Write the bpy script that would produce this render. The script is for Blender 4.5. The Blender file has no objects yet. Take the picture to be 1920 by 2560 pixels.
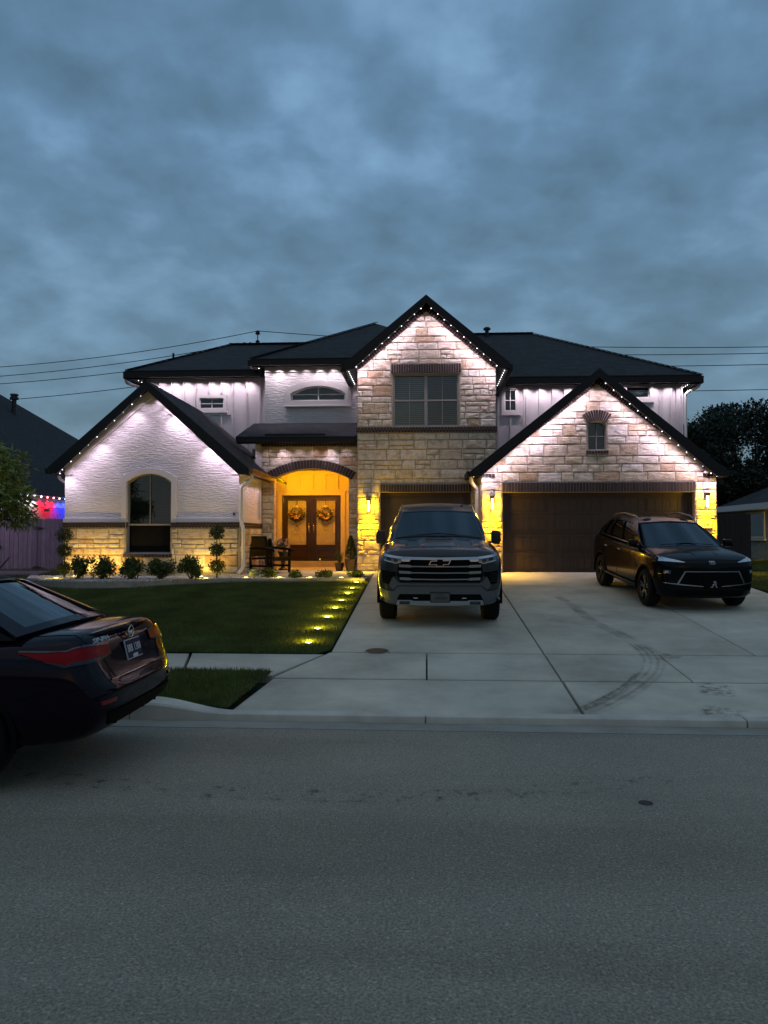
import bpy, bmesh, math, random
import numpy as np
from mathutils import Vector, Matrix
from mathutils.geometry import tessellate_polygon
from mathutils.bvhtree import BVHTree

R = math.radians
rng = random.Random(7)
nrg = np.random.default_rng(7)
SC = bpy.context.scene
COL = SC.collection

# ------------------------------------------------------------------ camera
cam_data = bpy.data.cameras.new('camera')
cam = bpy.data.objects.new('camera', cam_data)
COL.objects.link(cam)
cam_data.sensor_fit = 'VERTICAL'
cam_data.sensor_height = 36.0
cam_data.lens = 36.0 * 1900 / 2560
cam_data.clip_start = 0.1
cam_data.clip_end = 3000
cam.location = (0, 0, 1.85)
cam.rotation_euler = (R(90) + math.atan(60 / 1900), 0, R(3.2))
SC.camera = cam

# ------------------------------------------------------------------ sky
SUN_EL, SUN_AZ = R(72), R(180)
world = bpy.data.worlds.new('World')
SC.world = world
world.use_nodes = True
wt = world.node_tree
wt.nodes.clear()
def wn(t, **k):
    n = wt.nodes.new(t)
    for a, b in k.items():
        setattr(n, a, b)
    return n
def wl(a, b):
    wt.links.new(a, b)
w_out = wn('ShaderNodeOutputWorld')
w_bg = wn('ShaderNodeBackground')
w_sky = wn('ShaderNodeTexSky', sky_type='NISHITA', sun_disc=False)
w_sky.sun_elevation = R(3)
w_sky.sun_rotation = SUN_AZ
w_tc = wn('ShaderNodeTexCoord')
w_sep = wn('ShaderNodeSeparateXYZ')
wl(w_tc.outputs['Generated'], w_sep.inputs[0])
w_den = wn('ShaderNodeMath', operation='ADD')
w_abs = wn('ShaderNodeMath', operation='MAXIMUM')
wl(w_sep.outputs['Z'], w_abs.inputs[0]); w_abs.inputs[1].default_value = 0.0
wl(w_abs.outputs[0], w_den.inputs[0]); w_den.inputs[1].default_value = 0.32
w_dx = wn('ShaderNodeMath', operation='DIVIDE'); wl(w_sep.outputs['X'], w_dx.inputs[0]); wl(w_den.outputs[0], w_dx.inputs[1])
w_dy = wn('ShaderNodeMath', operation='DIVIDE'); wl(w_sep.outputs['Y'], w_dy.inputs[0]); wl(w_den.outputs[0], w_dy.inputs[1])
w_cmb = wn('ShaderNodeCombineXYZ'); wl(w_dx.outputs[0], w_cmb.inputs[0]); wl(w_dy.outputs[0], w_cmb.inputs[1])
w_n1 = wn('ShaderNodeTexNoise'); w_n1.inputs['Scale'].default_value = 1.7; w_n1.inputs['Detail'].default_value = 10; w_n1.inputs['Roughness'].default_value = 0.52; w_n1.inputs['Distortion'].default_value = 0.25
w_n2 = wn('ShaderNodeTexNoise'); w_n2.inputs['Scale'].default_value = 8.0; w_n2.inputs['Detail'].default_value = 9; w_n2.inputs['Distortion'].default_value = 0.15
wl(w_cmb.outputs[0], w_n1.inputs['Vector']); wl(w_cmb.outputs[0], w_n2.inputs['Vector'])
w_mixn = wn('ShaderNodeMix', data_type='FLOAT'); w_mixn.inputs[0].default_value = 0.35
wl(w_n1.outputs['Fac'], w_mixn.inputs[2]); wl(w_n2.outputs['Fac'], w_mixn.inputs[3])
w_ramp = wn('ShaderNodeValToRGB')
e = w_ramp.color_ramp.elements
e[0].position = 0.37; e[0].color = (0.080, 0.156, 0.236, 1)
e[1].position = 0.655; e[1].color = (0.230, 0.410, 0.630, 1)
m = w_ramp.color_ramp.elements.new(0.50); m.color = (0.124, 0.238, 0.380, 1)
wl(w_mixn.outputs[0], w_ramp.inputs[0])
w_hz = wn('ShaderNodeMapRange'); w_hz.inputs['From Min'].default_value = 0.0; w_hz.inputs['From Max'].default_value = 0.45
w_hz.inputs['To Min'].default_value = 0.85; w_hz.inputs['To Max'].default_value = 0.0
wl(w_abs.outputs[0], w_hz.inputs['Value'])
w_mixh = wn('ShaderNodeMix', data_type='RGBA')
wl(w_hz.outputs['Result'], w_mixh.inputs[0]); wl(w_ramp.outputs[0], w_mixh.inputs[6]); w_mixh.inputs[7].default_value = (0.100, 0.165, 0.198, 1)
w_skys = wn('ShaderNodeMix', data_type='RGBA', blend_type='ADD'); w_skys.inputs[0].default_value = 0.012
wl(w_mixh.outputs[2], w_skys.inputs[6]); wl(w_sky.outputs[0], w_skys.inputs[7])
wl(w_skys.outputs[2], w_bg.inputs['Color']); w_bg.inputs['Strength'].default_value = 1.0
wl(w_bg.outputs[0], w_out.inputs[0])

# dusk: the last soft light of the overcast sky
sun_d = bpy.data.lights.new('sun', 'SUN')
sun_d.energy = 0.24
sun_d.angle = R(80)
sun_d.color = (1.0, 0.83, 0.66)
sun = bpy.data.objects.new('sun', sun_d)
COL.objects.link(sun)
sun.rotation_euler = (R(90) - SUN_EL, 0, 0)     # high, from the street side

SC.view_settings.view_transform = 'Standard'
SC.view_settings.look = 'None'
SC.view_settings.exposure = 0.0
SC.view_settings.gamma = 1.0
SC.cycles.use_denoising = True
SC.cycles.max_bounces = 6
SC.cycles.transparent_max_bounces = 12
SC.cycles.sample_clamp_indirect = 4.0
SC.cycles.caustics_reflective = False
SC.cycles.caustics_refractive = False

# ------------------------------------------------------------------ materials
MATS = {}
def mat(name, col, rough=0.6, metal=0.0, var=0.0, vscale=3.0, bump=0.0, bscale=20.0, stretch=(1, 1, 1), coat=0.0, spec=0.5, rand=0.0, emit=None, detail=4, dark=None, bdist=0.02):
    """Principled material with noise colour variation, bump and per-object tone."""
    if name in MATS:
        return MATS[name]
    m = bpy.data.materials.new(name); m.use_nodes = True
    nt = m.node_tree; b = nt.nodes['Principled BSDF']
    b.inputs['Roughness'].default_value = rough
    b.inputs['Metallic'].default_value = metal
    b.inputs['Coat Weight'].default_value = coat
    b.inputs['Coat Roughness'].default_value = 0.015
    b.inputs['Specular IOR Level'].default_value = spec
    b.inputs['Base Color'].default_value = (*col, 1)
    tc = nt.nodes.new('ShaderNodeTexCoord'); mp = nt.nodes.new('ShaderNodeMapping'); mp.inputs['Scale'].default_value = stretch
    nt.links.new(tc.outputs['Object'], mp.inputs[0])
    src = None
    if var > 0:
        n = nt.nodes.new('ShaderNodeTexNoise'); n.inputs['Scale'].default_value = vscale; n.inputs['Detail'].default_value = detail; n.inputs['Roughness'].default_value = 0.62
        nt.links.new(mp.outputs[0], n.inputs['Vector'])
        r = nt.nodes.new('ShaderNodeValToRGB')
        d = dark if dark else tuple(c * (1 - var) for c in col)
        r.color_ramp.elements[0].position = 0.32; r.color_ramp.elements[0].color = (*d, 1)
        r.color_ramp.elements[1].position = 0.68; r.color_ramp.elements[1].color = (*[min(1, c * (1 + var * .6)) for c in col], 1)
        nt.links.new(n.outputs['Fac'], r.inputs[0]); src = r.outputs[0]
    if rand > 0:
        oi = nt.nodes.new('ShaderNodeObjectInfo'); hs = nt.nodes.new('ShaderNodeHueSaturation')
        mr = nt.nodes.new('ShaderNodeMapRange'); mr.inputs['To Min'].default_value = 1 - rand; mr.inputs['To Max'].default_value = 1 + rand * .6
        nt.links.new(oi.outputs['Random'], mr.inputs['Value']); nt.links.new(mr.outputs[0], hs.inputs['Value'])
        if src: nt.links.new(src, hs.inputs['Color'])
        else: hs.inputs['Color'].default_value = (*col, 1)
        src = hs.outputs[0]
    if src: nt.links.new(src, b.inputs['Base Color'])
    if bump > 0:
        n2 = nt.nodes.new('ShaderNodeTexNoise'); n2.inputs['Scale'].default_value = bscale; n2.inputs['Detail'].default_value = 6; n2.inputs['Roughness'].default_value = 0.6; n2.inputs['Distortion'].default_value = 0.4
        nt.links.new(mp.outputs[0], n2.inputs['Vector'])
        bp = nt.nodes.new('ShaderNodeBump'); bp.inputs['Strength'].default_value = bump; bp.inputs['Distance'].default_value = bdist
        nt.links.new(n2.outputs['Fac'], bp.inputs['Height']); nt.links.new(bp.outputs[0], b.inputs['Normal'])
    if emit:
        b.inputs['Emission Color'].default_value = (*emit[0], 1); b.inputs['Emission Strength'].default_value = emit[1]
    MATS[name] = m
    return m

def glass_mat(name, tint, refl=0.06):
    m = bpy.data.materials.new(name); m.use_nodes = True; nt = m.node_tree; nt.nodes.clear()
    o = nt.nodes.new('ShaderNodeOutputMaterial'); mx = nt.nodes.new('ShaderNodeMixShader'); tr = nt.nodes.new('ShaderNodeBsdfTransparent'); gl = nt.nodes.new('ShaderNodeBsdfGlossy')
    lw = nt.nodes.new('ShaderNodeFresnel'); lw.inputs['IOR'].default_value = 1.5
    ad = nt.nodes.new('ShaderNodeMath'); ad.operation = 'ADD'; ad.inputs[1].default_value = refl
    tr.inputs[0].default_value = (*tint, 1); gl.inputs['Roughness'].default_value = 0.02; gl.inputs['Color'].default_value = (.9, .95, 1, 1)
    nt.links.new(lw.outputs[0], ad.inputs[0]); nt.links.new(ad.outputs[0], mx.inputs[0]); nt.links.new(tr.outputs[0], mx.inputs[1]); nt.links.new(gl.outputs[0], mx.inputs[2]); nt.links.new(mx.outputs[0], o.inputs[0])
    MATS[name] = m
    return m

def emit_mat(name, col, s):
    m = bpy.data.materials.new(name); m.use_nodes = True; nt = m.node_tree; nt.nodes.clear()
    o = nt.nodes.new('ShaderNodeOutputMaterial'); em = nt.nodes.new('ShaderNodeEmission'); em.inputs[0].default_value = (*col, 1); em.inputs[1].default_value = s
    nt.links.new(em.outputs[0], o.inputs[0]); MATS[name] = m
    return m

def shingle_mat(name, col):
    m = mat(name, col, rough=0.85, var=0.45, vscale=5, detail=6)
    nt = m.node_tree; b = nt.nodes['Principled BSDF']
    tc = nt.nodes.new('ShaderNodeTexCoord'); sp = nt.nodes.new('ShaderNodeSeparateXYZ'); nt.links.new(tc.outputs['Object'], sp.inputs[0])
    ad = nt.nodes.new('ShaderNodeMath'); ad.operation = 'ADD'; nt.links.new(sp.outputs['X'], ad.inputs[0]); nt.links.new(sp.outputs['Y'], ad.inputs[1])
    cb = nt.nodes.new('ShaderNodeCombineXYZ'); nt.links.new(ad.outputs[0], cb.inputs[0]); nt.links.new(sp.outputs['Z'], cb.inputs[1])
    br = nt.nodes.new('ShaderNodeTexBrick'); br.inputs['Scale'].default_value = 1.0; br.inputs['Brick Width'].default_value = 0.28; br.inputs['Row Height'].default_value = 0.075
    br.inputs['Mortar Size'].default_value = 0.008; br.inputs['Color1'].default_value = (.25, .25, .27, 1); br.inputs['Color2'].default_value = (1, 1, 1, 1); br.inputs['Mortar'].default_value = (0, 0, 0, 1)
    nt.links.new(cb.outputs[0], br.inputs['Vector'])
    bp = nt.nodes.new('ShaderNodeBump'); bp.inputs['Strength'].default_value = 0.7; bp.inputs['Distance'].default_value = 0.015
    nt.links.new(br.outputs['Color'], bp.inputs['Height']); nt.links.new(bp.outputs[0], b.inputs['Normal'])
    mx = nt.nodes.new('ShaderNodeMix'); mx.data_type = 'RGBA'; mx.blend_type = 'MULTIPLY'; mx.inputs[0].default_value = 0.85
    old = b.inputs['Base Color'].links[0].from_socket
    nt.links.new(old, mx.inputs[6]); nt.links.new(br.outputs['Color'], mx.inputs[7]); nt.links.new(mx.outputs[2], b.inputs['Base Color'])
    return m

def stone_mat(name, tones, bump=0.9):
    m = mat(name, (.5, .45, .38), rough=0.85, bump=bump, bscale=9, stretch=(1, 1, 2.2), bdist=0.035, spec=0.25)
    nt = m.node_tree; b = nt.nodes['Principled BSDF']
    oi = nt.nodes.new('ShaderNodeObjectInfo'); r = nt.nodes.new('ShaderNodeValToRGB'); r.color_ramp.interpolation = 'LINEAR'
    while len(r.color_ramp.elements) < len(tones): r.color_ramp.elements.new(0.5)
    for i, t in enumerate(tones):
        r.color_ramp.elements[i].position = i / (len(tones) - 1); r.color_ramp.elements[i].color = (*t, 1)
    nt.links.new(oi.outputs['Random'], r.inputs[0])
    tc = nt.nodes.new('ShaderNodeTexCoord'); n = nt.nodes.new('ShaderNodeTexNoise'); n.inputs['Scale'].default_value = 7; n.inputs['Detail'].default_value = 7; n.inputs['Roughness'].default_value = .7
    nt.links.new(tc.outputs['Object'], n.inputs['Vector'])
    r2 = nt.nodes.new('ShaderNodeValToRGB'); r2.color_ramp.elements[0].position = .34; r2.color_ramp.elements[0].color = (.52, .44, .36, 1); r2.color_ramp.elements[1].position = .55; r2.color_ramp.elements[1].color = (1, 1, 1, 1)
    nt.links.new(n.outputs['Fac'], r2.inputs[0])
    mx = nt.nodes.new('ShaderNodeMix'); mx.data_type = 'RGBA'; mx.blend_type = 'MULTIPLY'; mx.inputs[0].default_value = .8
    nt.links.new(r.outputs[0], mx.inputs[6]); nt.links.new(r2.outputs[0], mx.inputs[7]); nt.links.new(mx.outputs[2], b.inputs['Base Color'])
    return m

def leaf_mat(name, col, var=.5):
    m = mat(name, col, rough=0.55, var=var, vscale=6, spec=.3)
    b = m.node_tree.nodes['Principled BSDF']
    b.inputs['Subsurface Weight'].default_value = 0.0
    b.inputs['Transmission Weight'].default_value = 0.0
    return m

M_STONE = stone_mat('limestone', [(.64, .57, .47), (.52, .41, .28), (.68, .62, .54), (.58, .47, .35), (.66, .58, .47), (.44, .30, .18), (.66, .59, .50), (.60, .50, .37), (.69, .63, .55)], bump=.75)
M_STONE2 = stone_mat('limestone_smooth', [(.58, .50, .40), (.52, .43, .32), (.60, .53, .44), (.54, .46, .36), (.50, .41, .29), (.58, .52, .43)], bump=0.4)
M_MORTAR = mat('mortar', (.36, .30, .23), rough=.95, var=.2, vscale=30, bump=.3, bscale=90)
M_BRICK = mat('dark_brick', (.040, .023, .020), rough=.85, var=.55, vscale=22, rand=.45, bump=.5, bscale=60, bdist=.006)
M_BRICKM = mat('brick_mortar', (.42, .37, .31), rough=.95, bump=.2, bscale=90)
M_STUCCO = mat('stucco', (.60, .56, .54), rough=.9, bump=.95, bscale=5.5, stretch=(1, 1, 5.0), var=.05, vscale=2, bdist=.035)
M_TRIM = mat('painted_trim', (.62, .57, .55), rough=.6, var=.04, vscale=3)
M_BOARD = mat('painted_board', (.62, .56, .56), rough=.6, var=.05, vscale=2)
M_FASCIA = mat('dark_fascia', (.009, .008, .008), rough=.5, var=.2, vscale=4, spec=.25)
M_SHINGLE = shingle_mat('shingle', (.024, .024, .028))
M_GUTTERW = mat('white_gutter', (.62, .58, .55), rough=.45)
M_FRAME = mat('window_frame', (.24, .22, .20), rough=.5)
M_FRAMEW = mat('white_frame', (.66, .62, .60), rough=.5)
M_GLASS = glass_mat('window_glass', (.80, .86, .84), .01)
M_BLIND = mat('lit_blind', (.46, .41, .31), rough=.7)  # lighter tan carries the light on the tower window's left slats
M_SCREEN = mat('dark_screen', (.005, .005, .006), rough=.9, spec=.1, bump=.3, bscale=200)
M_UNLIT = mat('unlit_interior', (.012, .014, .014), rough=.9)  # near-black tone carries the darkness of unlit interiors
M_GDOOR = mat('brown_garage_door', (.036, .021, .012), rough=.55, var=.25, vscale=3, stretch=(8, 8, 1))
M_WOOD = mat('mahogany', (.024, .009, .005), rough=.32, var=.4, vscale=5, stretch=(9, 9, 1), coat=.3)
M_PORCH = mat('porch_paint', (.56, .50, .44), rough=.6)
M_CONC = mat('concrete', (.48, .44, .35), rough=.9, var=.34, vscale=.8, bump=.35, bscale=130, detail=9, bdist=.004, rand=.09)
M_CURB = mat('curb_concrete', (.48, .44, .37), rough=.9, var=.25, vscale=2.0, bump=.4, bscale=90, detail=8, bdist=.004)
M_GUTPAN = mat('gutter_concrete', (.27, .25, .205), rough=.9, var=.3, vscale=1.5, bump=.4, bscale=90, detail=8, bdist=.004)  # pan tone darkened to carry the shadow under the curb lip
M_BLACK = mat('black_plastic', (.010, .010, .011), rough=.5)
M_CHROME = mat('chrome', (.55, .57, .60), rough=.12, metal=1.0)
M_LEDW = emit_mat('led_white', (1.0, .92, 1.0), 6)
M_BULB = emit_mat('warm_bulb', (1.0, .78, .22), 14)
M_SOIL = mat('soil', (.05, .035, .025), rough=.95, var=.4, vscale=8)

# ------------------------------------------------------------------ builders
def base_obj(name, me, parent, kind=None):
    o = bpy.data.objects.new(name, me)
    COL.objects.link(o)
    if parent is not None:
        o.parent = parent
        if parent.get('_wc'):
            o.matrix_parent_inverse = Matrix.Translation(-parent.location)
    if kind: o['kind'] = kind
    return o
def tag(o, label, cat, group=None):
    o['label'] = label; o['category'] = cat
    if group: o['group'] = group
    return o
def thing(name, label, cat, loc=(0, 0, 0), rot=(0, 0, 0), group=None, world=False):
    """Empty at a thing's base; world=True lets children be given in world coordinates."""
    o = bpy.data.objects.new(name, None); COL.objects.link(o)
    o.empty_display_size = .1
    o.location = loc; o.rotation_euler = rot
    tag(o, label, cat, group)
    if world: o['_wc'] = 1
    return o

class MB:
    def __init__(s): s.v = []; s.f = []
    def add(s, v, f):
        b = len(s.v); s.v += [tuple(p) for p in v]; s.f += [tuple(i + b for i in q) for q in f]; return s
    def box(s, x0, x1, y0, y1, z0, z1):
        return s.add([(x0, y0, z0), (x1, y0, z0), (x1, y1, z0), (x0, y1, z0), (x0, y0, z1), (x1, y0, z1), (x1, y1, z1), (x0, y1, z1)],
                     [(0, 3, 2, 1), (4, 5, 6, 7), (0, 1, 5, 4), (1, 2, 6, 5), (2, 3, 7, 6), (3, 0, 4, 7)])
    def obox(s, c, size, mtx):
        hx, hy, hz = (a / 2 for a in size); c = Vector(c)
        vs = [c + mtx @ Vector((sx * hx, sy * hy, sz * hz)) for sz in (-1, 1) for sx, sy in ((-1, -1), (1, -1), (1, 1), (-1, 1))]
        return s.add(vs, [(0, 3, 2, 1), (4, 5, 6, 7), (0, 1, 5, 4), (1, 2, 6, 5), (2, 3, 7, 6), (3, 0, 4, 7)])
    def beam(s, a, b, w, h, up=(0, 0, 1)):
        a = Vector(a); b = Vector(b); d = (b - a); L = d.length; d.normalize(); u = Vector(up); r = d.cross(u).normalized(); u = r.cross(d)
        m = Matrix((r, d, u)).transposed()
        return s.obox((a + b) / 2, (w, L, h), m)
    def prism(s, poly, y0, y1, holes=(), axis='y'):
        """polygon in (x,z) pulled from y0 to y1; axis 'x': polygon in (y,z) pulled along x; 'z': polygon in (x,y)."""
        loops = [list(poly)] + [list(h) for h in holes]
        tris = tessellate_polygon([[Vector((p[0], p[1], 0)) for p in l] for l in loops])
        flat = [p for l in loops for p in l]; n = len(flat)
        def P(p, t):
            return (p[0], t, p[1]) if axis == 'y' else (t, p[0], p[1]) if axis == 'x' else (p[0], p[1], t)
        v = [P(p, y0) for p in flat] + [P(p, y1) for p in flat]
        f = [tuple(t) for t in tris] + [tuple(i + n for i in reversed(t)) for t in tris]
        k = 0
        for l in loops:
            for i in range(len(l)):
                a, b = k + i, k + (i + 1) % len(l); f.append((a, b, b + n, a + n))
            k += len(l)
        return s.add(v, f)
    def tube(s, pts, r, n=8, caps=True):
        pts = [Vector(p) for p in pts]; rs = r if isinstance(r, (list, tuple)) else [r] * len(pts)
        vs = []; fs = []; prev = None
        for i, p in enumerate(pts):
            d = (pts[min(i + 1, len(pts) - 1)] - pts[max(i - 1, 0)]).normalized()
            ref = Vector((0, 0, 1)) if abs(d.z) < .95 else Vector((1, 0, 0))
            if prev is not None: ref = prev
            x = (ref - d * ref.dot(d)).normalized(); y = d.cross(x); prev = x
            for k in range(n):
                a = 2 * math.pi * k / n; vs.append(p + (x * math.cos(a) + y * math.sin(a)) * rs[i])
        for i in range(len(pts) - 1):
            for k in range(n):
                a = i * n + k; b = i * n + (k + 1) % n; fs.append((a, b, b + n, a + n))
        if caps:
            fs.append(tuple(range(n))[::-1]); fs.append(tuple(range((len(pts) - 1) * n, len(pts) * n)))
        return s.add(vs, fs)
    def lathe(s, prof, n=20, c=(0, 0, 0), axis='z', caps=True):
        vs = []; fs = []
        for (r, h) in prof:
            for k in range(n):
                a = 2 * math.pi * k / n; ca, sa = r * math.cos(a), r * math.sin(a)
                p = (ca, sa, h) if axis == 'z' else (h, ca, sa) if axis == 'x' else (ca, h, sa)
                vs.append((p[0] + c[0], p[1] + c[1], p[2] + c[2]))
        for i in range(len(prof) - 1):
            for k in range(n):
                a = i * n + k; b = i * n + (k + 1) % n; fs.append((a, b, b + n, a + n))
        if caps: fs.append(tuple(range(n))[::-1]); fs.append(tuple(range((len(prof) - 1) * n, len(prof) * n)))
        return s.add(vs, fs)
    def ball(s, c, r, nu=10, nv=7, sc=(1, 1, 1)):
        pr = [(max(.001, math.sin(math.pi * i / nv)) * r, -math.cos(math.pi * i / nv) * r) for i in range(nv + 1)]
        b = len(s.v); s.lathe(pr, nu); 
        for i in range(b, len(s.v)):
            p = s.v[i]; s.v[i] = (c[0] + p[0] * sc[0], c[1] + p[1] * sc[1], c[2] + p[2] * sc[2])
        return s
    def mesh(s, name, smooth=False, recalc=True, bevel=0):
        me = bpy.data.meshes.new(name); me.from_pydata(s.v, [], s.f)
        if recalc or bevel:
            bm = bmesh.new(); bm.from_mesh(me)
            bmesh.ops.recalc_face_normals(bm, faces=bm.faces)
            if bevel:
                ed = [e for e in bm.edges if len(e.link_faces) == 2 and e.calc_face_angle(0) > .5]
                bmesh.ops.bevel(bm, geom=ed, offset=bevel, segments=2, profile=.6, affect='EDGES', clamp_overlap=True)
            bm.to_mesh(me); bm.free()
        if smooth: me.shade_smooth() if smooth is True else smooth_by_angle(me, smooth)
        return me
    def build(s, name, material, parent=None, smooth=False, kind=None, recalc=True, bevel=0):
        me = s.mesh(name, smooth, recalc, bevel); me.materials.append(material)
        return base_obj(name, me, parent, kind)
def smooth_by_angle(me, deg):
    bm = bmesh.new(); bm.from_mesh(me)
    for f in bm.faces: f.smooth = True
    for e in bm.edges:
        if len(e.link_faces) == 2 and e.calc_face_angle(0) > R(deg): e.smooth = False
    bm.to_mesh(me); bm.free()
def B(): return MB()
def box(name, m, parent, *a, **k): return MB().box(*a).build(name, m, parent, **k)
def np_mesh(name, v, f, material, parent=None, kind=None, smooth=False):
    me = bpy.data.meshes.new(name); v = np.asarray(v, np.float32); f = np.asarray(f, np.int32); k = f.shape[1]
    me.vertices.add(len(v)); me.vertices.foreach_set('co', v.ravel())
    me.loops.add(f.size); me.loops.foreach_set('vertex_index', f.ravel())
    me.polygons.add(len(f)); me.polygons.foreach_set('loop_start', np.arange(0, f.size, k, dtype=np.int32)); me.polygons.foreach_set('loop_total', np.full(len(f), k, np.int32))
    me.update(calc_edges=True); me.validate()
    me.materials.append(material)
    if smooth: me.shade_smooth()
    return base_obj(name, me, parent, kind)
def text_mesh(name, body, size, m, parent, mtx, depth=.003, align='CENTER', sx=1.0):
    cu = bpy.data.curves.new('t', 'FONT'); cu.body = body; cu.size = size; cu.extrude = depth; cu.align_x = align; cu.align_y = 'CENTER'; cu.resolution_u = 3
    t = bpy.data.objects.new('t', cu); COL.objects.link(t)
    dg = bpy.context.evaluated_depsgraph_get(); me = bpy.data.meshes.new_from_object(t.evaluated_get(dg))
    bpy.data.objects.remove(t); bpy.data.curves.remove(cu)
    me.transform(mtx @ Matrix.Diagonal((sx, 1, 1, 1))); me.materials.clear(); me.materials.append(m)
    return base_obj(name, me, parent)
FRONT = Matrix.Rotation(R(90), 4, 'X')     # text upright, read from -Y

def point_light(name, parent, loc, col, power, rad=.03, spot=None, direc=(0, 0, -1), blend=.6):
    d = bpy.data.lights.new(name, 'SPOT' if spot else 'POINT'); d.energy = power; d.color = col; d.shadow_soft_size = rad
    if spot: d.spot_size = R(spot); d.spot_blend = blend
    o = base_obj(name, d, parent); o.location = loc
    if spot: o.rotation_euler = Vector(direc).to_track_quat('-Z', 'Y').to_euler()
    return o
# ------------------------------------------------------------------ ground, road, kerb, drive
def pl(y):
    """height of the sloping front yard and drive"""
    return -.592 + .0789 * y if y < 19.3 else .931

ys = [-60, 7.2, 7.9, 8.5, 19.3, 26, 60, 900]
zs = [-.12, -.12, -.06, -.03, .80, .80, .80, 1.2]
v = []; f = []
xs = [-900, -60, -20, 0, 20, 60, 900]
for y, z in zip(ys, zs):
    for x in xs: v.append((x, y, z))
for j in range(len(ys) - 1):
    for i in range(len(xs) - 1):
        a = j * len(xs) + i; f.append((a, a + 1, a + 1 + len(xs), a + len(xs)))
g = B().add(v, f).build('ground', mat('ground_turf', (.035, .045, .018), rough=.95, var=.4, vscale=.8), kind='structure')

def road_mat():
    m = mat('asphalt', (.29, .262, .205), rough=.88, var=.14, vscale=.55, bump=.75, bscale=150, detail=9, bdist=.008, spec=.35)
    nt = m.node_tree; b = nt.nodes['Principled BSDF']
    tc = nt.nodes.new('ShaderNodeTexCoord'); mp = nt.nodes.new('ShaderNodeMapping'); mp.inputs['Scale'].default_value = (.10, 1.1, 1)
    n = nt.nodes.new('ShaderNodeTexNoise'); n.inputs['Scale'].default_value = 1.1; n.inputs['Detail'].default_value = 5; n.inputs['Distortion'].default_value = .6
    nt.links.new(tc.outputs['Object'], mp.inputs[0]); nt.links.new(mp.outputs[0], n.inputs['Vector'])
    r = nt.nodes.new('ShaderNodeValToRGB'); r.color_ramp.elements[0].position = .34; r.color_ramp.elements[0].color = (.80, .79, .77, 1); r.color_ramp.elements[1].position = .58; r.color_ramp.elements[1].color = (1, 1, 1, 1)
    nt.links.new(n.outputs['Fac'], r.inputs[0])
    # aggregate speckle
    n2 = nt.nodes.new('ShaderNodeTexNoise'); n2.inputs['Scale'].default_value = 70; n2.inputs['Detail'].default_value = 5; n2.inputs['Roughness'].default_value = .75
    nt.links.new(tc.outputs['Object'], n2.inputs['Vector'])
    r2 = nt.nodes.new('ShaderNodeValToRGB'); r2.color_ramp.elements[0].position = .36; r2.color_ramp.elements[0].color = (.50, .50, .50, 1); r2.color_ramp.elements[1].position = .70; r2.color_ramp.elements[1].color = (1.5, 1.5, 1.5, 1)
    nt.links.new(n2.outputs['Fac'], r2.inputs[0])
    old = b.inputs['Base Color'].links[0].from_socket
    vo = nt.nodes.new('ShaderNodeTexVoronoi'); vo.inputs['Scale'].default_value = 75; nt.links.new(tc.outputs['Object'], vo.inputs['Vector'])
    sx_ = nt.nodes.new('ShaderNodeSeparateXYZ'); nt.links.new(vo.outputs['Color'], sx_.inputs[0])
    r3 = nt.nodes.new('ShaderNodeValToRGB'); r3.color_ramp.elements[0].position = .05; r3.color_ramp.elements[0].color = (.80, .80, .80, 1); r3.color_ramp.elements[1].position = .22; r3.color_ramp.elements[1].color = (1, 1, 1, 1)
    q_ = r3.color_ramp.elements.new(.86); q_.color = (1, 1, 1, 1); q_ = r3.color_ramp.elements.new(.95); q_.color = (1.32, 1.32, 1.28, 1)
    nt.links.new(sx_.outputs[0], r3.inputs[0])
    for c in (r, r2, r3):
        mx = nt.nodes.new('ShaderNodeMix'); mx.data_type = 'RGBA'; mx.blend_type = 'MULTIPLY'; mx.inputs[0].default_value = 1
        nt.links.new(old, mx.inputs[6]); nt.links.new(c.outputs[0], mx.inputs[7]); old = mx.outputs[2]
    nt.links.new(old, b.inputs['Base Color'])
    return m
M_ROAD = road_mat()
road = B().add([(-300, -9, 0), (300, -9, 0), (300, 7.285, 0), (-300, 7.285, 0)], [(0, 1, 2, 3)]).build('road', M_ROAD, kind='structure', recalc=False)

# gutter pan and kerb in cast lengths
gut = B().add([(-300, 7.295, .002), (300, 7.295, .002), (300, 7.64, -.012), (-300, 7.64, -.012), (-300, 7.295, -.1), (300, 7.295, -.1)], [(0, 1, 2, 3), (4, 5, 1, 0)]).build('gutter', M_GUTPAN, kind='structure', recalc=False)
def kerb_h(x):
    t = min(1, max(0, (x + 2.85) / .85)); t = t * t * (3 - 2 * t); return .155 * (1 - t) + .060 * t
def kerb_b(x):
    t = min(1, max(0, (x + 2.85) / .85)); return 7.94 * (1 - t) + 7.775 * t
kerb = thing('curb', 'pale concrete curb', 'curb', (0, 7.7, 0), world=True)
for k in ('label', 'category'): del kerb[k]
kerb['kind'] = 'structure'
def kerb_piece(x0, x1):
    n = max(2, int(min(40, (x1 - x0) / .12))); v = []; f = []
    for i in range(n + 1):
        x = x0 + (x1 - x0) * i / n; h = kerb_h(x); b = kerb_b(x)
        v += [(x, 7.62, -.05), (x, 7.622, h * .35), (x, 7.630, h * .86), (x, 7.652, h), (x, b, h + .004), (x, b, -.08)]
    for i in range(n):
        for k in range(5):
            a = i * 6 + k; f.append((a, a + 6, a + 7, a + 1))
    f.append(tuple(range(6))); f.append(tuple(range(n * 6, n * 6 + 6)))
    B().add(v, f).build('curb_length', M_CURB, kerb, smooth=18)
for a, b_ in ((-40, -6), (-6, -3.02), (-3.01, -.02), (-.005, 3.10), (3.115, 6.2), (6.215, 9.2), (9.215, 40)):
    kerb_piece(a, b_)

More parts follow.
